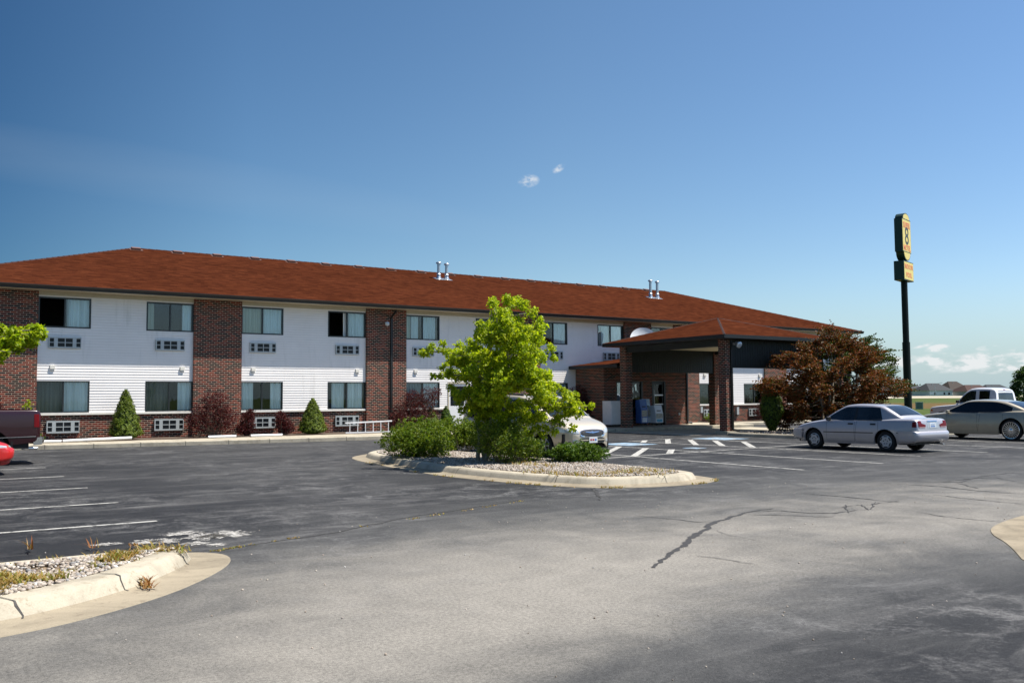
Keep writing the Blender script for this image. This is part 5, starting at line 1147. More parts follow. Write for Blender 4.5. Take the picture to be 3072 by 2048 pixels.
def sedan_large(name, label, loc, rz, paint):
    sp = dict(paint=M[paint], x=(-2.60, 2.46), xf=1.405, xr=-1.405, r=.37, ra=.44, hwm=.90, track=.91, rim=.82,
        zt=[(-2.60, .68), (-2.55, .98), (-2.45, 1.06), (-2.1, 1.085), (-1.6, 1.09), (1.0, 1.03), (1.2, 1.0), (1.8, .93), (2.25, .82), (2.42, .72), (2.46, .62)],
        zs=[(-2.60, .64), (-2.5, .97), (-2.2, 1.01), (-1.2, 1.0), (.8, .95), (1.4, .90), (2.1, .78), (2.4, .66), (2.46, .54)],
        zb=[(-2.60, .45), (-2.5, .30), (-1.9, .24), (-1.2, .21), (1.2, .20), (2.0, .21), (2.38, .25), (2.46, .36)],
        hw=[(-2.60, .66), (-2.52, .80), (-2.3, .885), (-1.6, .92), (0, .93), (1.4, .92), (2.0, .86), (2.3, .74), (2.42, .58), (2.46, .48)],
        side=[(.15, .94), (.3, .972), (.52, 1.0), (.66, .997), (.85, .972), (1.02, .93), (1.3, .86)],
        cab=dict(x=(-1.95, 1.25), zr=[(-1.95, 1.07), (-1.5, 1.27), (-1.1, 1.40), (-.7, 1.455), (-.2, 1.475), (.2, 1.45), (.6, 1.30), (1.25, 1.0)], hb=[(-1.95, .72), (-1.2, .83), (0, .855), (1.25, .80)], tumble=.36, crown=.06), handle=M[paint])
    c = Car(name, label, 'car', loc, rz, sp); B_ = M['black_trim']; gl = M['car_glass_black']; zr_ = lambda x: float(pchip(sp['cab']['zr'], x))
    for sd_ in 'lr':
        c.panel('side_window', [(x, max(.985, .985+.12*max(0, -x-1.05))) for x in np.linspace(-.18, .97, 16)], [(x, max(min(zr_(x)-.075, 1.39), 1.0)) for x in np.linspace(-.18, .97, 16)], sd_, gl, .004, rows=6)
        xs_ = np.linspace(-1.42, -.22, 18); c.panel('side_window', [(x, 1.0+.10*max(0, -x-.95)) for x in xs_], [(x, max(min(zr_(x)-.075-.10*max(0, -x-.95), 1.385), 1.05)) for x in xs_], sd_, gl, .004, rows=6)
        c.strip('window_pillar', [(-.2, .985), (-.2, 1.39)], .05, sd_, gl, .0042, n=8)
        c.door(sd_, -.18, 1.0, .30, .975, -.02, .88); c.door(sd_, -1.12, -.20, .30, .975, -.98, .88, -.10)
        c.strip('side_moulding', [(.96, .60), (-.96, .61)], .05, sd_, M[paint], .010); c.strip('sill', [(.95, .27), (-.95, .27)], .07, sd_, M[paint], .012)
        c.mirror(sd_, .93, 1.02, .84, M[paint]); c.panel('side_marker', [(2.1, .60), (2.28, .60)], [(2.1, .66), (2.26, .66)], sd_, M['lamp_amber'], .006, n=4, rows=3)
        c.panel('taillight', [(-2.52, .80), (-2.36, .80)], [(-2.5, .95), (-2.38, .95)], sd_, M['lamp_red'], .008, n=4, rows=3)
    c.panel('rear_window', [(-1.80, y) for y in np.linspace(-.60, .60, 13)], [(-1.15, y) for y in np.linspace(-.52, .52, 13)], 't', gl, .005, rows=8)
    c.panel('windshield', [(1.14, y) for y in np.linspace(-.70, .70, 13)], [(.30, y) for y in np.linspace(-.58, .58, 13)], 't', gl, .005, rows=8)
    for g in (1, -1):
        c.panel('taillight', [(g*.40, .82), (g*.74, .82)], [(g*.40, .96), (g*.72, .96)], 'b', M['lamp_red'], .012, n=8, rows=4); c.panel('headlight', [(g*.36, .66), (g*.66, .64)], [(g*.38, .75), (g*.68, .73)], 'f', M['lamp_clear'], .01, n=8, rows=4)
    c.panel('grille', [(-.30, .62), (.30, .62)], [(-.30, .72), (.30, .72)], 'f', B_, .008, n=8, rows=3); c.plate(.62, 'b')
    for sx, xo in ((-1, 2.60), (1, 2.46)):
        rows = []
        for y in np.linspace(-.88, .88, 25):
            k = abs(y)/.88; xe = xo-.06-.24*k**4-.06*k*k; rows.append([(sx*(xe+dx), y, z) for dx, z in ((-.1, .33), (.05, .36), (.09, .43), (.09, .54), (.08, .60), (.04, .64), (-.1, .645))])
        mb = MB(); mb.grid(rows); c.part('bumper', mb, sp['paint'], sm=60)
    c.wheels('multi', M['chrome'], .21); return c

def minivan(name, label, loc, rz):
    sp = dict(paint=M['tan'], x=(-2.55, 2.52), xf=1.52, xr=-1.51, r=.325, ra=.40, hwm=.94, track=.93, rim=.62,
        zt=[(-2.55, .8), (-2.5, 1.05), (-2.3, 1.12), (1.3, 1.12), (1.55, 1.10), (1.9, 1.02), (2.2, .93), (2.40, .82), (2.49, .70), (2.52, .60)],
        zs=[(-2.55, .7), (-2.45, .98), (-2.2, 1.03), (0, 1.03), (1.2, 1.02), (1.8, .93), (2.2, .80), (2.42, .68), (2.52, .52)],
        zb=[(-2.55, .46), (-2.45, .30), (-1.9, .25), (-1.2, .22), (1.2, .22), (2.0, .24), (2.42, .27), (2.52, .38)],
        hw=[(-2.55, .78), (-2.48, .88), (-2.2, .96), (-1.2, .985), (0, .99), (1.4, .98), (1.9, .93), (2.2, .84), (2.4, .68), (2.49, .52), (2.52, .42)],
        side=[(.15, .93), (.3, .97), (.55, 1.0), (.75, .995), (.95, .97), (1.15, .93), (1.6, .85)],
        cab=dict(x=(-2.52, 1.72), zr=[(-2.52, 1.0), (-2.46, 1.35), (-2.34, 1.62), (-2.15, 1.705), (-1.5, 1.745), (-.5, 1.76), (.2, 1.735), (.55, 1.66), (1.72, 1.07)], hb=[(-2.52, .86), (-2.2, .92), (0, .93), (1.1, .90), (1.72, .80)], tumble=.22, crown=.06), handle=M['tan'])
    c = Car(name, label, 'minivan', loc, rz, sp); B_ = M['black_trim']; gl = M['car_glass']; zr_ = lambda x: float(pchip(sp['cab']['zr'], x))
    for sd_ in 'lr':
        for a, b in ((.42, 1.30), (-.85, .34), (-2.2, -.95)):
            xs_ = np.linspace(a, b, 14); c.panel('side_window', [(x, 1.06) for x in xs_], [(x, max(min(zr_(x)-.11, 1.60), 1.10)) for x in xs_], sd_, gl, .004, rows=6)
        c.door(sd_, .37, 1.18, .30, 1.045, .50, .95); c.door(sd_, -.9, .36, .30, 1.045, .2, .95); c.strip('side_moulding', [(1.05, .56), (-1.05, .56)], .06, sd_, M['tan'], .012); c.mirror(sd_, 1.22, 1.10, .92, B_)
        c.panel('headlight', [(2.12, .70), (2.36, .67)], [(2.12, .80), (2.34, .765)], sd_, M['lamp_clear'], .008, n=6, rows=4)
    c.panel('windshield', [(1.60, y) for y in np.linspace(-.72, .72, 13)], [(.66, y) for y in np.linspace(-.62, .62, 13)], 't', gl, .006, rows=8)
    c.panel('rear_window', [(y, 1.10) for y in np.linspace(-.72, .72, 9)], [(y, 1.55) for y in np.linspace(-.64, .64, 9)], 'b', gl, .006, rows=5)
    for g in (1, -1):
        c.panel('headlight', [(g*.47, .655), (g*.78, .70)], [(g*.50, .775), (g*.76, .80)], 'f', M['lamp_clear'], .01, n=8, rows=5); c.panel('fog_light', [(g*.52, .42), (g*.66, .42)], [(g*.52, .50), (g*.66, .50)], 'f', M['lamp_clear'], .01, n=4, rows=3)
        c.panel('taillight', [(g*.78, .75), (g*.88, .75)], [(g*.78, 1.08), (g*.87, 1.08)], 'b', M['lamp_red'], .01, n=4, rows=4); c.strip('roof_rack', [(.3, g*.66), (-1.9, g*.68)], .045, 't', B_, .045, n=16)
    an = np.linspace(math.pi, 0, 17); lo = [(.43*math.cos(a), .645-.075*math.sin(a)**.7) for a in an]; hi = [(.43*math.cos(a), .655+.105*math.sin(a)**.5) for a in an]
    g_ = c.panel('grille', lo, hi, 'f', B_, .012, rows=7)
    for kk in range(1, 5): z = .60+.032*kk; c.strip('grille_bar', [(-.36, z), (.36, z)], .008, 'f', mat('grille_grey', (.10, .10, .10), .4), .018, g_, n=14)
    c.strip('grille_surround', [(x*1.03, z-.012) for x, z in lo], .03, 'f', M['chrome'], .02, g_, n=40); c.strip('grille_surround', [(x*1.03, z+.006) for x, z in hi], .016, 'f', M['chrome'], .02, g_, n=40)
    # winged badge in the middle of the grille
    for g in (1, -1): c.panel('badge', [(g*.03, .665), (g*.12, .672), (g*.26, .69)], [(g*.03, .70), (g*.12, .705), (g*.26, .712)], 'f', M['chrome'], .028, g_, n=10, rows=3)
    c.panel('badge', [(-.045, .672), (0, .655), (.045, .672)], [(-.045, .70), (0, .72), (.045, .70)], 'f', M['chrome'], .03, g_, n=8, rows=3)
    c.panel('air_intake', [(-.44, .40), (.44, .40)], [(-.46, .52), (.46, .52)], 'f', B_, .008, n=14, rows=4); c.strip('bumper_line', [(-.5, .475), (.5, .475)], .03, 'f', M['tan'], .016, n=14)
    pl = c.plate(.475, 'f', .31, .16, .03)
    for dx, mm in ((-.085, 'red_ink'), (.0, 'red_ink'), (.085, 'blue_ink')): c.panel('plate_marks', [(dx-.03, .455), (dx+.03, .455)], [(dx-.03, .505), (dx+.03, .505)], 'f', M[mm], .034, pl, n=3, rows=2)
    c.wheels('six', M['alloy'], .2); return c

def pickup(name, label, loc, rz, paint, big=False):
    k = .17 if big else 0
    sp = dict(paint=M[paint], x=(-2.95, 2.75), xf=1.85, xr=-1.75, r=.385+k*.25, ra=.48+k*.2, hwm=.95, track=.96, rim=.56, zfloor=.42, top=((.992, .45), (.975, .75), (.94, .93), (.6, .985), (.3, .998)),
        zt=[(-2.95, 1.18+k), (-2.90, 1.235+k), (-2.8, 1.25+k), (-1.0, 1.25+k), (.9, 1.22), (1.2, 1.17), (2.0, 1.11), (2.55, 1.04), (2.70, .95), (2.75, .85)],
        zs=[(-2.95, 1.15+k), (-2.88, 1.205+k), (-2.6, 1.215+k), (-.8, 1.21+k), (.6, 1.15), (1.4, 1.08), (2.4, .98), (2.68, .88), (2.75, .75)],
        zb=[(-2.95, .66), (-2.85, .60), (-2.2, .52), (-1, .46), (1.2, .45), (2.3, .44), (2.65, .45), (2.75, .52)],
        hw=[(-2.95, .93), (-2.88, .965), (-2.5, .985), (0, 1.0), (1.6, .99), (2.2, .95), (2.55, .88), (2.7, .78), (2.75, .70)],
        side=[(.3, .95), (.55, .985), (.75, 1.0), (1.0, 1.0), (1.15, .995), (1.3, .985), (1.45, .97), (1.9, .85)],
        cab=dict(x=(-.98, 1.25), zr=[(-.98, 1.3), (-.93, 1.70), (-.86, 1.83), (-.6, 1.90), (0, 1.915), (.35, 1.89), (.55, 1.81), (1.25, 1.2)], hb=[(-.98, .88), (-.5, .91), (.5, .92), (1.25, .86)], tumble=.22, crown=.06))
    c = Car(name, label, 'pickup truck', loc, rz, sp); B_ = M['black_trim']; gl = M['car_glass']; zr_ = lambda x: float(pchip(sp['cab']['zr'], x))
    for sd_ in 'lr':
        xs_ = np.linspace(.10, .98, 12); c.panel('side_window', [(x, 1.26) for x in xs_], [(x, max(min(zr_(x)-.12, 1.77), 1.30)) for x in xs_], sd_, gl, .004, rows=6)
        xs_ = np.linspace(-.62, -.08, 8); c.panel('side_window', [(x, 1.26) for x in xs_], [(x, 1.77) for x in xs_], sd_, M['car_glass_black'], .004, rows=6)
        c.door(sd_, .02, 1.15, .52, 1.20, .15, 1.08); c.door(sd_, -.78, .0, .52, 1.20, -.2, 1.08); c.mirror(sd_, 1.0, 1.30, .92, B_); c.strip('cab_gap', [(-.98, .55), (-.98, 1.2)], .03, sd_, M['dark'], .004, n=8)
        c.panel('turn_signal', [(2.45, .86), (2.62, .86)], [(2.45, .95), (2.6, .95)], sd_, M['lamp_amber'], .006, n=4, rows=3)
        c.panel('taillight', [(-2.93, .80+k), (-2.80, .80+k)], [(-2.92, 1.14+k), (-2.80, 1.14+k)], sd_, M['lamp_red'], .012, n=4, rows=4)
        c.strip('side_trim', [(-1.2, .70), (-2.85, .73)] if big else [(-2.3, .62), (-2.85, .64)], .02, sd_, M['chrome'], .010)
    c.panel('rear_window', [(y, 1.33) for y in np.linspace(-.66, .66, 9)], [(y, 1.76) for y in np.linspace(-.60, .60, 9)], 'b', gl, .006, rows=5); c.panel('brake_light', [(-.11, 1.80), (.11, 1.80)], [(-.11, 1.83), (.11, 1.83)], 'b', M['lamp_red'], .012, n=4, rows=2)
    c.panel('windshield', [(1.17, y) for y in np.linspace(-.74, .74, 11)], [(.62, y) for y in np.linspace(-.64, .64, 11)], 't', gl, .006, rows=6)
    for g in (1, -1):
        c.panel('taillight', [(g*.80, .80+k), (g*.91, .80+k)], [(g*.80, 1.14+k), (g*.91, 1.14+k)], 'b', M['lamp_red'], .012, n=4, rows=4); c.panel('headlight', [(g*.45, .80), (g*.72, .80)], [(g*.45, .92), (g*.70, .92)], 'f', M['lamp_clear'], .01, n=5, rows=3)
    c.panel('grille', [(-.42, .74), (.42, .74)], [(-.42, .93), (.42, .93)], 'f', B_, .01, n=6, rows=3)
    rows = [[(-2.95-dx+.10*(abs(y)/.95)**4, y, z) for dx, z in ((-.05, .50), (.10, .51), (.16, .55), (.16, .66), (.14, .70), (-.05, .71))] for y in np.linspace(-.96, .96, 17)]; mb = MB(); mb.grid(rows); n_ = len(rows[0])
    mb.add(rows[0], [tuple(range(n_))]); mb.add(rows[-1], [tuple(range(n_))]); c.part('bumper', mb, M['chrome'], sm=50)
    rows = [[(2.72+dx-.22*(abs(y)/.95)**4, y, z) for dx, z in ((-.1, .48), (.06, .50), (.10, .55), (.10, .66), (.05, .70), (-.1, .70))] for y in np.linspace(-.95, .95, 17)]; mb = MB(); mb.grid(rows); c.part('bumper', mb, M['chrome'], sm=50)
    c.panel('tailgate', [(y, .76) for y in np.linspace(-.76, .76, 8)], [(y, 1.17+k) for y in np.linspace(-.76, .76, 8)], 'b', M[paint], .006, rows=5)
    if big:
        for g in (1, -1): mb = MB(); mb.box(-1.75-.56, -1.75-.535, g*.62, g*.99, .12, .62); c.part('mud_flap', mb, B_, sm=None)
        mb = MB(); mb.tube([(-2.7, -.7, .36), (-3.1, -.78, .34)], .045, 12); c.part('exhaust', mb, M['chrome'])
    c.wheels('six', M['alloy'], .26); return c

sedan_small('parked_car', 'silver four-door sedan parked in front of the bronze-leaved trees', (25.06, 17.46, 0), R(90), 'silver')
sedan_large('parked_car', 'gold-grey sedan with chrome multi-spoke wheels, cut by the frame edge', (34.22, 18.66, 0), R(90), 'champagne')
minivan('parked_van', 'tan minivan with dark oval grille behind the island tree', (16.12, 22.45, 0), R(-86))
wp_ = pickup('pickup_truck', 'white extended-cab pickup truck behind the gold-grey sedan', (42.0, 22.75, 0), R(90), 'white_paint'); wp_.t.scale = (.88, 1, 1.03)
pickup('pickup_truck', 'dark maroon pickup truck with its tail beside the white pipes', (.50, 28.0, 0), R(180), 'maroon', True)
sedan_small('parked_car', 'bright red car whose nose shows in front of the maroon pickup', (.36, 24.2, 0), R(0), 'red')

# ================================================================== vegetation
def leaves(C, n_each, size, rng, up=.35, aspect=.55, spread=None, outward=None, fold=.25, droop=0):
    """C: (k,4) clump centres and radii -> rhombic folded leaves scattered through each clump"""
    C = np.asarray(C, float); idx = np.repeat(np.arange(len(C)), n_each); k = len(idx)
    d = rng.normal(size=(k, 3)); d /= np.linalg.norm(d, axis=1)[:, None]; r_ = rng.uniform(0, 1, (k, 1))**(1/2.2)
    P = C[idx, :3]+d*r_*C[idx, 3:4]*np.array(spread if spread is not None else (1, 1, .85))
    nrm = rng.normal(size=(k, 3))*.8+np.array([0, 0, up*2])+d*.5
    if outward is not None: nrm += outward(P)
    nrm /= np.linalg.norm(nrm, axis=1)[:, None]
    t = rng.normal(size=(k, 3)); t[:, 2] -= droop; t -= (t*nrm).sum(1)[:, None]*nrm; t /= np.linalg.norm(t, axis=1)[:, None]+1e-9; b = np.cross(nrm, t)
    s = size*rng.uniform(.55, 1.35, (k, 1)); w_ = s*aspect
    a0 = P-t*s*.5; a1 = P+b*w_*.5+nrm*w_*fold*.5-t*s*.05; a2 = P+t*s*.5; a3 = P-b*w_*.5+nrm*w_*fold*.5-t*s*.05
    V = np.stack([a0, a1, a2, a3], 1).reshape(-1, 3); base = np.arange(k)*4
    F = np.stack([np.stack([base, base+1, base+2], 1), np.stack([base, base+2, base+3], 1)], 1).reshape(-1, 3)
    return V, F
def leaf_obj(name, V, F, m, parent=None):
    if parent is not None and parent.get('_w'): V = V-np.array(parent['_w'])
    return np_mesh(name, V, F, m, parent)
def limb(mb, a, b, r0, r1, bend=.12, n=6, sides=6):
    a, b = Vector(a), Vector(b); L = (b-a).length; o = Vector((random.gauss(0, 1), random.gauss(0, 1), random.gauss(0, .6)))*bend*L
    pts = [a+(b-a)*t+o*math.sin(math.pi*t)+Vector((random.gauss(0, 1), random.gauss(0, 1), 0))*.012*L for t in np.linspace(0, 1, n)]
    mb.tube(pts, list(np.linspace(r0, r1, n)), sides, caps=False); return pts

# -- the yellow-green tree on the island; crown laid out clump by clump around its own trunk
TB = Vector((11.75, 18.6, .14)); tree = thing('leafy_tree', 'bright yellow-green young tree growing from the gravel island', 'tree', tuple(TB))
view = Vector((TB.x, TB.y, 0)).normalized(); tdist = Vector((TB.x, TB.y, 0)).length
def at_tree(x, y, dep, off=(1200, 860), sc=3.563):
    d = ray(off[0]+x/sc, off[1]+y/sc); t = (tdist+dep)/(d.x*view.x+d.y*view.y); return CAM+d*t
cl_px = [(1000, 165, 62), (975, 195, 45), (1150, 150, 62), (1240, 195, 80), (1330, 205, 62), (1410, 275, 62), (1040, 250, 45), (1120, 285, 85), (1280, 330, 52), (1000, 300, 32), (860, 415, 60), (960, 430, 85), (1060, 400, 85), (1150, 400, 90), (1230, 470, 110), (1350, 510, 100), (1480, 400, 62), (1550, 450, 55), (1500, 360, 40), (1480, 550, 85), (1600, 650, 58), (1650, 760, 25), (880, 520, 95), (1050, 540, 140), (1200, 620, 140), (1350, 680, 130), (750, 590, 40), (830, 660, 90), (700, 690, 62), (600, 700, 62), (520, 690, 45), (440, 690, 42), (360, 660, 48), (300, 700, 40), (230, 712, 42), (455, 600, 26), (645, 625, 40), (560, 780, 75), (680, 800, 100), (450, 850, 55), (520, 920, 62), (360, 960, 34), (440, 950, 30), (620, 960, 85), (740, 950, 105), (900, 800, 145), (1050, 800, 145), (1200, 850, 145), (1350, 850, 125), (1480, 760, 80), (1550, 950, 78), (1450, 950, 110), (1680, 1080, 52), (1735, 1110, 30), (1600, 1080, 78), (550, 1080, 52), (630, 1150, 75), (740, 1110, 85), (620, 1230, 50), (760, 1240, 75), (870, 1000, 140), (900, 1150, 140), (1050, 1000, 145), (1200, 1000, 140), (1060, 1180, 125), (1340, 1010, 130), (1480, 1090, 105), (900, 1300, 100), (1020, 1320, 75),
         (1200, 1270, 45), (1250, 1350, 58), (1340, 1340, 65), (1440, 1310, 55), (1400, 1420, 68), (1500, 1400, 66), (1300, 1430, 48), (1600, 1310, 66), (1700, 1250, 66), (1800, 1185, 76), (1880, 1165, 55), (1850, 1290, 80), (1950, 1290, 55), (2040, 1265, 32), (1920, 1360, 48), (1780, 1350, 68), (1650, 1400, 58), (1560, 1490, 58), (1700, 1480, 48), (1840, 1510, 40), (1650, 1550, 48), (1470, 1500, 45), (820, 1330, 85), (930, 1390, 80), (1080, 1410, 75), (1180, 1350, 70), (1000, 1260, 120), (1280, 1250, 60), (1380, 1240, 60), (1500, 1210, 75), (1600, 1190, 65), (680, 1330, 60), (1130, 1480, 55), (1250, 1480, 50), (860, 1440, 60), (1000, 1480, 55), (1700, 1400, 60), (1450, 1250, 60), (1560, 1250, 60), (1330, 1540, 60), (1420, 1580, 55), (1250, 1580, 55), (1200, 1520, 60), (1520, 1590, 45), (1130, 1600, 55), (1350, 1650, 45)]
C_ = []; rng = np.random.default_rng(5)
for (x, y, r_) in cl_px:
    px_m = 3.563*F_PX/tdist; rm = r_/px_m; cxm = (x-1150)/px_m; R_ = 1.75 if y < 1250 else .9
    dmax = math.sqrt(max(.08, R_*R_-cxm*cxm))*.75; reps = 3 if r_ > 95 else (2 if r_ > 60 else 1)
    for k in range(reps):
        dep = rng.uniform(-dmax, dmax) if reps > 1 else rng.uniform(-.6, .6)*dmax
        p = at_tree(x+rng.normal(0, r_*.12), y+rng.normal(0, r_*.12), dep); C_.append((p.x, p.y, p.z, rm*rng.uniform(.85, 1.08)))
C_ = np.array(C_); n_each = np.maximum(14, (C_[:, 3]/.2)**2*190).astype(int)
# break each clump into small sprays so the crown has edges and gaps
sub = []
for c, n in zip(C_, n_each):
    for k in range(max(6, int(n/9))):
        d = rng.normal(size=3); d /= np.linalg.norm(d); q_ = c[:3]+d*c[3]*rng.uniform(.25, 1)**.6*np.array([1, 1, .9]); sub.append((*q_, .085))
for k in range(420):   # loose sprays between the clumps
    i, j = rng.integers(0, len(C_), 2); a_, b2 = C_[i, :3], C_[j, :3]
    if np.linalg.norm(a_-b2) < .75: sub.append((*(a_+(b2-a_)*rng.uniform(.2, .8)+rng.normal(0, .06, 3)), .085))
V, Fc = leaves(np.array(sub), 16, .076, rng, up=.3, aspect=.6, droop=.5); leaf_obj('crown', V, Fc, LEAF['maple'], tree)
mb = MB(); stems = []
for k, (ax, ay) in enumerate(((1150, 700), (1000, 500), (1300, 560))):
    top = at_tree(ax, ay, rng.uniform(-.4, .4)); stems.append(limb(mb, TB+Vector((random.uniform(-.08, .08), random.uniform(-.08, .08), -.05)), top, .055, .018, .05, 10, 8))
pool = [p for s in stems for p in s[2:]]
for i, c in enumerate(C_):
    p = Vector(c[:3]); q_ = min(pool, key=lambda s: (s-p).length+max(0, s.z-p.z)*1.5+.3*abs(s.z-(p.z-.35)))
    pts = limb(mb, q_, p, .013, .004, .06, 6, 5)
    if i % 3 == 0: pool.append(pts[3])
lb = limb(mb, TB+Vector((0, 0, .35)), at_tree(1380, 1330, .2), .03, .016, .08, 8, 6); limb(mb, lb[-1], at_tree(1800, 1250, .1), .016, .006, .05, 8, 6); limb(mb, at_tree(1010, 250, 0), at_tree(1060, 520, 0), .008, .014, .03, 6, 6)
mb.build('trunk', M['bark_pale'], tree, smooth_angle=60)

def shrub(name, label, base, blobs, m, n, size, stems=14, group=None, bark='bark', sub_r=.05, per=12, up=.25, aspect=.5, cat='shrub', seed=1, droop=.2, stem_r=.007, core=None, stem_top=.75):
    """blobs: (dx,dy,dz,rx,ry,rz); leaves grow in little sprays at the ends of stems"""
    rng = np.random.default_rng(seed); t = thing(name, label, cat, tuple(base), group=group); b = Vector(base); sub = []; vol = np.array([q_[3]*q_[4]*q_[5] for q_ in blobs])**.7; vol /= vol.sum(); ends = []
    for q_, vv in zip(blobs, vol):
        k = max(6, int(n*vv/per))
        d = rng.normal(size=(k, 3)); d /= np.linalg.norm(d, axis=1)[:, None]; r_ = rng.uniform(.12, 1, (k, 1))**.5*(1+rng.normal(0, .07, (k, 1)))
        P = np.array(q_[:3])+d*r_*np.array(q_[3:6])+np.array(b); P[:, 2] = np.maximum(P[:, 2], b.z+.02); sub.append(P); ends += [Vector(P[i]) for i in rng.integers(0, k, max(3, int(stems*vv*len(blobs)/len(blobs)))+1)]
    sub = np.concatenate(sub); V, Fc = leaves(np.c_[sub, np.full(len(sub), sub_r)*rng.uniform(.6, 1.5, len(sub))], per, size, rng, up=up, aspect=aspect, droop=droop)
    leaf_obj('foliage', V, Fc, m, t); mb = MB()
    for e in ends:
        root = b+Vector((e.x-b.x, e.y-b.y, 0))*.22+Vector((0, 0, -.02)); limb(mb, root, b+(e-b)*1.0 if stem_top >= 1 else root+(e-root)*stem_top/.75, stem_r, stem_r*.4, .08, 6, 5)
    mb.build('stems', M[bark], t, smooth_angle=60); return t
g = lambda u, v, z=.14: G(u, v, z)
# island shrubs
p = g(1265, 1372); shrub('low_shrub', 'low dark olive shrub at the rounded left end of the island', p, [(-.35, .1, .42, .75, .65, .40), (.25, .5, .55, .75, .8, .48), (.1, -.25, .30, .7, .45, .30)], LEAF['olive'], 30000, .05, 40, 'shrubs on the gravel island', seed=3, sub_r=.045)
p = g(1385, 1352); shrub('low_shrub', 'low green shrub between the olive shrub and the island tree', p, [(-.2, .2, .50, .75, .7, .48), (.45, 0, .42, .6, .6, .42)], LEAF['olive'], 22000, .05, 30, 'shrubs on the gravel island', seed=4, sub_r=.045)
p = g(1520, 1392); shrub('wild_shrub', 'loose twiggy green shrub at the foot of the island tree', p, [(0, 0, .42, .58, .5, .45), (.25, .35, .72, .5, .5, .42), (-.42, .15, .62, .45, .4, .42), (.55, .1, .35, .4, .4, .33), (.95, .3, .30, .42, .4, .30)], LEAF['olive'], 21000, .05, 60, 'shrubs on the gravel island', seed=5, sub_r=.07, per=9, aspect=.35)
p = g(1735, 1386); shrub('rounded_shrub', 'rounded fresh green shrub alone right of the island tree', p, [(0, 0, .24, .60, .52, .25), (.25, -.1, .19, .5, .42, .20), (-.3, .1, .20, .42, .4, .22)], LEAF['green'], 13000, .055, 30, 'shrubs on the gravel island', seed=6, sub_r=.045)
# dwarf cone spruces along the wall
def cone(name, label, base, h, r_, m, n, size, group=None, invert=False, seed=1, cat='conifer'):
    rng = np.random.default_rng(seed); t = thing(name, label, cat, tuple(base), group=group); b = Vector(base)
    prof = (lambda u: r_*np.minimum(1, (u/.10)**.5)*np.clip(1-u, 0, 1)**.74) if not invert else (lambda u: r_*np.where(u < .42, .18+.82*(u/.42)**.85, np.clip(1-(u-.42)/.58, 0, 1)**.62))
    k = n//9; u = 1-rng.uniform(0, 1, k)**.62 if not invert else rng.uniform(0, 1, k); a = rng.uniform(0, 2*math.pi, k); lump = 1+.07*np.sin(a*5+u*21)+.06*np.sin(a*9-u*33)+rng.normal(0, .045, k); rr = prof(u)*lump*rng.uniform(.86, 1.02, k)
    P = np.stack([b.x+rr*np.cos(a), b.y+rr*np.sin(a), b.z+.03+u*h], 1)
    ow = lambda Q: np.c_[(Q[:, 0]-b.x)*2.2/r_, (Q[:, 1]-b.y)*2.2/r_, np.full(len(Q), .5)]
    V, Fc = leaves(np.c_[P, np.full(k, .05)], 9, size, rng, up=.1, aspect=.34, outward=ow, droop=-.5); leaf_obj('foliage', V, Fc, m, t)
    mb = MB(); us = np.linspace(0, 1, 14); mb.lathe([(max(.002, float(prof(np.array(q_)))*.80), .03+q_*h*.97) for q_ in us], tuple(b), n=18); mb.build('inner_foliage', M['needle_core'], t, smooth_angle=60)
    mb = MB(); mb.tube([b-Vector((0, 0, .05)), b+Vector((0, 0, h*.5))], [.05, .02], 8); mb.build('trunk', M['bark'], t); return t
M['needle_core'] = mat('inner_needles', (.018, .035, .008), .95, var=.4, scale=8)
cone('cone_spruce', 'bright green cone spruce in front of the leftmost white wall bay', (7.72, 37.62, .16), 1.9, .62, LEAF['spruce'], 19000, .06, 'cone spruces along the wall', seed=2)
cone('cone_spruce', 'smaller cone spruce beside the white ladder', (15.28, 37.6, .16), 1.5, .64, LEAF['spruce'], 17000, .06, 'cone spruces along the wall', seed=3)
cone('cone_spruce', 'round-topped cone spruce left of the white side door', (20.95, 37.4, .16), 1.05, .52, LEAF['spruce'], 9000, .06, 'cone spruces along the wall', seed=4)
cone('cone_spruce', 'small dark cone spruce right against the white side door', (21.95, 37.7, .16), 1.1, .40, LEAF['green'], 6000, .06, 'cone spruces along the wall', seed=5)
cone('arborvitae', 'green teardrop arborvitae standing in front of the bronze tree', (31.5, 26.45, .14), 2.25, .50, LEAF['arbor'], 13000, .075, invert=True, seed=6)
# purple barberries along the wall
def barberry(label, x, y, s, seed, blobs=None):
    shrub('barberry', label, (x, y, .16), blobs or [(0, 0, .62*s, .62*s, .42*s, .55*s), (-.35*s, 0, .42*s, .45*s, .4*s, .38*s), (.4*s, 0, .5*s, .42*s, .4*s, .44*s), (.1*s, 0, 1.05*s, .42*s, .3*s, .4*s)], LEAF['red'], int(11000*s), .05, int(70*s), 'purple barberries along the wall', seed=seed, sub_r=.06, per=8, aspect=.5, droop=0, stem_r=.006, stem_top=.8)
barberry('large purple barberry spreading before the second brick pillar', 10.95, 37.5, 1.35, 11)
barberry('narrow purple barberry left of the half-hidden lower air conditioner', 12.45, 37.6, .72, 12, [(0, 0, .5, .34, .3, .45), (-.15, 0, .28, .35, .3, .25), (.1, 0, .85, .2, .2, .3)])
barberry('small purple barberry right of the half-hidden lower air conditioner', 13.95, 37.6, .75, 13, [(0, 0, .45, .36, .3, .42), (.18, 0, .3, .34, .3, .28), (-.1, 0, .78, .2, .2, .25)])
barberry('tall dark purple barberry before the window left of the side door', 20.0, 37.35, 2.1, 14, [(-.2, 0, .72, 1.0, .6, .72), (.3, 0, .95, .95, .5, .75), (.75, 0, 1.5, .55, .35, .5), (-.7, 0, .5, .6, .5, .5), (0, 0, 1.45, .5, .3, .45), (1.2, 0, 1.7, .3, .2, .35)])
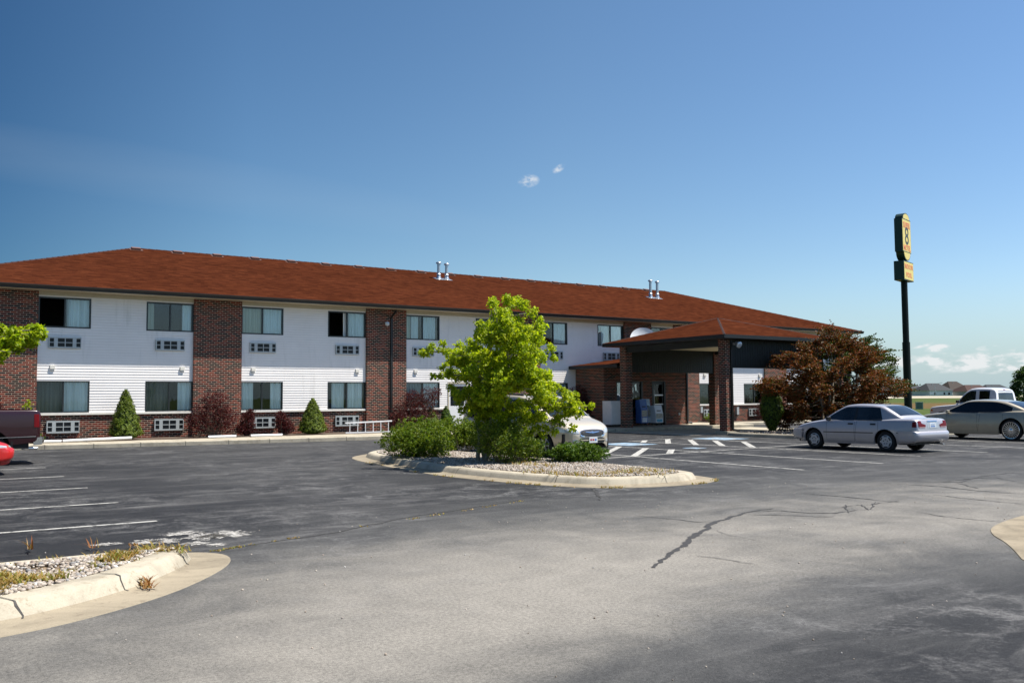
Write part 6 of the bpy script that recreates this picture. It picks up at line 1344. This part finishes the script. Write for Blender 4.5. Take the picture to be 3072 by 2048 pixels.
barberry('purple shrub at the left frame edge behind the maroon pickup', 3.55, 37.4, .95, 15, [(-.1, 0, .7, .42, .4, .6), (-.2, 0, 1.1, .3, .3, .4), (.2, 0, .4, .35, .3, .3)])
barberry('purple barberry under the far right ground-floor window', 44.3, 37.7, 1.1, 16); barberry('purple barberry against the siding left of the lobby wing', 29.6, 37.6, 1.5, 17)
shrub('low_shrub', 'small light green plant under the maroon pickup bumper', (4.35, 37.0, .16), [(0, 0, .13, .55, .3, .16), (.2, 0, .2, .3, .25, .18)], LEAF['green'], 1500, .06, 12, seed=18)
shrub('wild_shrub', 'small leafy sapling rising behind the maroon pickup bed', (4.4, 37.9, .16), [(0, 0, 1.35, .16, .15, .2), (.1, 0, 1.0, .14, .12, .25)], LEAF['maple'], 420, .07, 8, seed=19, stem_top=.9)
shrub('low_shrub', 'small green shrub beside the meter box on the wall', (39.6, 37.6, .16), [(0, 0, .3, .5, .4, .3)], LEAF['olive'], 1500, .06, 12, seed=20)

# -- bronze-leaved crab apples in the bed
def crabapple(label, base, cl, m, seed, size=.085, dens=1.0):
    rng = np.random.default_rng(seed); t = thing('crabapple_tree', label, 'tree', tuple(base), group='bronze-leaved crab apples'); b = Vector(base); mb = MB(); sub = []
    st = [limb(mb, b+Vector((random.uniform(-.1, .1), random.uniform(-.1, .1), -.05)), b+Vector((dx, dy, z)), .075, .03, .06, 8, 7) for dx, dy, z in ((-.7, .1, 2.0), (.1, -.3, 2.5), (.75, .3, 2.1), (.2, .6, 2.2))]
    pool = [p for s in st for p in s[2:]]
    for (dx, dy, dz, r_) in cl:
        c = b+Vector((dx, dy, dz)); q_ = min(pool, key=lambda s: (s-c).length); limb(mb, q_, c, .02, .006, .06, 6, 5)
        # long horizontal sprays reaching outwards, typical of the tree
        n = int(95*dens*(r_/.5)**2)+14
        for k in range(n):
            d = rng.normal(size=3); d /= np.linalg.norm(d); s0 = np.array(c)+d*r_*rng.uniform(.1, 1)**.5*np.array([1, 1, .8]); out = np.array([dx, dy, 0.])+rng.normal(0, .5, 3); out[2] = rng.uniform(-.05, .55); out /= np.linalg.norm(out)+1e-6; L = rng.uniform(.15, .5)
            for q2 in range(5): sub.append((*(s0+out*L*q2/4), .045*(1.2-.15*q2)))
    V, Fc = leaves(np.array(sub), 6, size, rng, up=.5, aspect=.45, droop=.0); leaf_obj('crown', V, Fc, m, t); mb.build('trunk', M['bark'], t, smooth_angle=60); return t
def crown(rng, n, R_, z0, z1, flat=1.0, skew=0):
    out = []
    while len(out) < n:
        d = rng.normal(size=3); d /= np.linalg.norm(d); u = rng.uniform(.25, 1)**.5; z = (z0+z1)/2+d[2]*u*(z1-z0)/2
        rr = R_*math.sqrt(max(.06, 1-((z-(z0+(z1-z0)*.42))/((z1-z0)*.6))**2)); out.append((d[0]*u*rr, d[1]*u*rr*flat, z, rng.uniform(.30, .55)))
    return out
rg = np.random.default_rng(21)
low = lambda n, R_: [(R_*math.sqrt(rg.uniform(.1, 1))*math.cos(a), R_*math.sqrt(rg.uniform(.1, 1))*math.sin(a), rg.uniform(.25, .95), rg.uniform(.3, .45)) for a in rg.uniform(0, 6.28, n)]
crabapple('broad bronze-leaved crab apple behind the teardrop arborvitae', (33.4, 24.95, .14), crown(rg, 70, 2.7, .3, 4.1)+low(20, 2.2), LEAF['crab'], 31, dens=.52)
crabapple('greener bronze crab apple nearer the sign pole', (36.15, 25.9, .14), crown(rg, 56, 2.15, .3, 4.2)+low(16, 1.9), LEAF['crabg'], 32, dens=.55)
# -- overhanging tree at the left edge
TL = Vector((-2.6, 17.6, .0)); lt = thing('leafy_tree', 'light green tree whose branch hangs in from the left frame edge', 'tree', tuple(TL)); mb = MB(); rng = np.random.default_rng(41); sub = []; C2 = []
tr = limb(mb, TL, TL+Vector((.2, 0, 3.0)), .10, .06, .02, 10, 10)
for (x, y, r_) in ((30, 400, 60), (60, 440, 75), (180, 460, 80), (300, 420, 60), (420, 410, 70), (500, 400, 70), (560, 410, 45), (560, 480, 50), (480, 470, 65), (380, 520, 80), (440, 590, 55), (300, 600, 70), (180, 560, 90), (60, 580, 90), (30, 680, 50), (0, 770, 60), (220, 680, 40), (90, 700, 40), (-80, 500, 110), (-120, 640, 110), (-40, 380, 80)):
    u, v = x/4.48, 900+y/4.48; d = ray(u, v); D0 = float(17.4+rng.uniform(-.5, .5)); p = CAM+d*(D0/d.y); C2.append((p, r_/4.48/F_PX*D0))
for _ in range(40):
    d = rng.normal(size=3); d /= np.linalg.norm(d); C2.append((TL+Vector((-.6+d[0]*1.9, d[1]*2.2, 3.5+d[2]*1.3)), .35))
for c, r_ in C2:
    limb(mb, tr[random.randint(5, 9)], c, .02, .005, .06, 7, 5)
    for k in range(max(8, int(46*(r_/.12)**2)) if r_ < .3 else 60):
        d = rng.normal(size=3); d /= np.linalg.norm(d); sub.append((*(np.array(c)+d*r_*rng.uniform(.1, 1)**.5), .045))
V, Fc = leaves(np.array(sub), 7, .085, rng, up=.5, aspect=.45, droop=.4); leaf_obj('crown', V, Fc, LEAF['maple'], lt); mb.build('trunk', M['bark'], lt, smooth_angle=60)

# ================================================================== far side: field, houses, road, trees
def far(u, D): u, D = float(u), float(D); d = ray(u, 1190); d = Vector((d.x, d.y, 0)).normalized(); return d*D
fx = Vector((fw.x, fw.y, 0)).normalized(); zg = lambda D: -.02+.58*float(sstep(D, 80, 430))
mb = MB(); a, b_ = far(2560, 385), far(3300, 372); s = (b_-a).normalized(); n_ = Vector((-s.y, s.x, 0)); z = zg(372)+.25
mb.grid([[tuple(p+n_*w_*(1 if (n_ @ a) > 0 else -1)+Vector((0, 0, z+hz))) for p in (a, (a+b_)/2, b_)] for w_, hz in ((-11, -.3), (-2, .42), (11, .5))]); struct('road', mb, M['concrete'], fix=False)
def house(label, u, D, w, d, h, rh, wall, roof, wins_, hip=.35, name='house', ang=0.0):
    c = far(u, D); dv = Vector((c.x, c.y, 0)).normalized(); rtv = Vector((dv.y, -dv.x, 0)); ang = ang+.78; w *= 1.16; d *= .8; rtv = rtv*math.cos(ang)+dv*math.sin(ang); dv = Vector((-rtv.y, rtv.x, 0)); z0 = zg(D)
    t = thing(name, label, 'house', (c.x, c.y, z0), group='houses far across the field'); P = lambda x, y, z: tuple(c+rtv*x+dv*y+Vector((0, 0, z0+z)))
    mb = MB(); mb.obox(P(0, d/2, h/2-.5), rtv*w/2, dv*d/2, (0, 0, h/2+.5)); mb.build('wall', wall, t)
    o = .45; hw = w/2+o; rx = hw*(1-hip) if hip else hw; mb = MB(); vs = [P(-hw, -o, h), P(hw, -o, h), P(hw, d+o, h), P(-hw, d+o, h), P(-rx, d/2, h+rh), P(rx, d/2, h+rh)]
    mb.add(vs, [(0, 1, 5, 4), (1, 2, 5), (2, 3, 4, 5), (3, 0, 4), (3, 2, 1, 0)]); r_ = mb.build('roof', roof, t); mb = MB(); mb.obox(P(-rx*.35, d/2-1.2, h+rh*.82), rtv*.12, dv*.12, (0, 0, .35)); mb.build('vent_pipe', M['ac_white'], r_)
    for (x, zz, ww, hh) in wins_:
        mb = MB(); mb.obox(P(x, -.04, zz), rtv*(ww/2+.1), dv*.05, (0, 0, hh/2+.1)); f = mb.build('window', M['trim_white'], t); mb = MB(); mb.obox(P(x, -.10, zz), rtv*ww/2, dv*.02, (0, 0, hh/2)); mb.build('pane', M['car_glass'], f)
M['house_white'] = mat('house_white', (.70, .71, .70), .7, var=.05, scale=1); M['house_grey'] = mat('house_grey', (.44, .44, .42), .8, var=.08, scale=1); M['roof_grey'] = mat('grey_roof', (.034, .037, .041), .9, var=.12, scale=1); M['roof_brown'] = mat('brown_roof', (.036, .026, .020), .9, var=.15, scale=1); M['roof_red'] = mat('red_brown_roof', (.045, .020, .015), .9, var=.15, scale=1); M['roof_blue'] = mat('blue_grey_roof', (.026, .031, .038), .9, var=.12, scale=1)
W_ = lambda *xs_: [(x, 1.55, .9, 1.1) for x in xs_]
house('white house with grey hip roof behind the street lamp', 2824, 430, 10.6, 12, 2.95, 3.1, M['house_white'], M['roof_grey'], [(-3.4, 1.35, .9, 1.6)]+W_(1.6, 4.2), .5)
house('grey-roofed house half hidden by the tree next to the white house', 2752, 446, 11, 12, 2.9, 2.95, M['house_grey'], M['roof_grey'], W_(-3.5, 1), .45)
house('house with a tall grey-brown roof between the white and grey ones', 2884, 480, 10.5, 13, 3.2, 4.2, M['house_grey'], M['roof_brown'], W_(0), .6)
house('low grey house with a reddish roof left of the white pickup cab', 2944, 436, 12.2, 12, 2.5, 2.75, M['house_grey'], M['roof_red'], W_(-2.6, 3), .45)
house('house with a blue-grey roof showing above the white pickup', 3005, 470, 12, 12, 2.7, 2.9, M['house_grey'], M['roof_blue'], W_(-2, 3), .45)
house('house seen through gaps of the greener crab apple', 2640, 455, 13, 12, 2.8, 3.0, M['house_grey'], M['roof_brown'], W_(-3, 3), .45)
fb = thing('white_fence', 'long white fence panel in front of the white house', 'fence', (*far(2818, 424)[:2], zg(424))); c = far(2818, 424); dv = Vector((c.x, c.y, 0)).normalized(); rv = Vector((dv.y, -dv.x, 0)); mb = MB(); mb.obox(c+Vector((0, 0, zg(424)+.5)), rv*5.2, dv*.05, (0, 0, .62)); mb.build('panel', M['house_white'], fb)
for k in range(6): mb = MB(); mb.obox(c+rv*(-5.1+2.04*k)+Vector((0, 0, zg(424)+.55)), rv*.07, dv*.09, (0, 0, .70)); mb.build('post', M['house_white'], fb)
p = far(2806, 405); z = zg(405); sl2 = thing('street_lamp', 'thin street lamp with curved arm before the white house', 'street lamp', (p.x, p.y, z)); mb = MB(); rv = Vector((p.y, -p.x, 0)).normalized(); up_ = Vector((0, 0, 1))
mb.tube([p+up_*z, p+up_*(z+4.75), p+up_*(z+5.0)+rv*.25, p+up_*(z+5.75)+rv*1.5, p+up_*(z+5.9)+rv*2.1], [.12, .085, .07, .06, .06], 8); mb.build('pole', M['galv'], sl2); mb = MB(); mb.obox(p+up_*(z+5.88)+rv*2.35, rv*.4, Vector((p.x, p.y, 0)).normalized()*.16, (0, 0, .09)); mb.build('lamp_head', M['galv'], sl2)
p = far(2757, 118); z = zg(118); tf = thing('transformer_box', 'pale green utility transformer box in the grass by the sign pole', 'utility box', (p.x, p.y, z)); dv = p.normalized(); rv = Vector((dv.y, -dv.x, 0)); M['util'] = mat('utility_green', (.26, .34, .30), .5); M['util_d'] = mat('utility_dark', (.09, .16, .14), .5)
mb = MB(); mb.obox(p+Vector((0, 0, z+.40)), rv*.42, dv*.4, (0, 0, .40)); mb.obox(p+Vector((0, 0, z+.82)), rv*.45, dv*.43, (0, 0, .03)); mb.build('cabinet', M['util'], tf); mb = MB(); mb.obox(p-dv*.41+Vector((0, 0, z+.42)), rv*.30, dv*.015, (0, 0, .32)); mb.build('door', M['util_d'], tf)
# far trees: one near the right frame edge, a thin dark line of woods on the horizon
def fartree(label, base, h, w, seed, n=5200, size=.16, name='bushy_tree', m=None, z0=.1, grp=None):
    rng = np.random.default_rng(seed); t = thing(name, label, 'tree', tuple(base), group=grp); b = np.array(base); k = n//8; C = []
    while len(C) < k:
        d = rng.normal(size=3); d /= np.linalg.norm(d); u = rng.uniform(.3, 1)**.5; zz = .5+.5*d[2]*u; ww = w*(math.sin(min(1, zz*1.35+.12)*math.pi*.72+.25))**.8*(1+.16*math.sin(zz*19+d[0]*6)); C.append((b[0]+d[0]*u*ww, b[1]+d[1]*u*ww, b[2]+z0+zz*(h-z0), size*1.1))
    V, Fc = leaves(np.array(C), 8, size, rng, up=.4, aspect=.6); leaf_obj('crown', V, Fc, m or LEAF['far'], t); mb = MB(); mb.tube([Vector(base)-Vector((0, 0, .1)), Vector(base)+Vector((0, 0, h*.6))], [.09*h/3, .03*h/3], 8); mb.build('trunk', M['bark'], t)
p = far(3072, 64); fartree('dense green bushy tree at the right frame edge behind the pickup', (p.x, p.y, 0), 3.35, 1.0, 51, 9000, .12)
p = far(3120, 66); fartree('dark tree beyond the right frame edge', (p.x, p.y, 0), 2.6, .9, 52, 5000, .12)
rng = np.random.default_rng(61); C = []
for u in np.arange(2400, 3700, 2.2):
    D = 1150+rng.uniform(-30, 30); c = far(u, D); C.append((c.x, c.y, zg(1150)+rng.uniform(1, 5.0+1.5*math.sin(u*.02)), 2.2))
V, Fc = leaves(np.array(C), 22, 1.6, rng, up=.3); o = np_mesh('distant_woods', V, Fc, LEAF['far']); tag(o, kind='stuff')
# rough grass fringe and the light kerb where the lot ends
mb = MB(); mb.box(66.0, 66.35, -14, 38, -.02, .15); struct('lot_kerb', mb, M['concrete'])
pts = []
for _ in range(900): pts.append((66.6+abs(random.gauss(0, 9)), random.uniform(20, 40), -.02, 7, .5, .16))
weeds(pts, leaf_mat('field_grass', [(.07, .15, .02), (.12, .2, .03), (.2, .24, .05)], .35), wd=.02, name='grass')

for o in scene.objects:
    if '_w' in o.keys(): del o['_w']
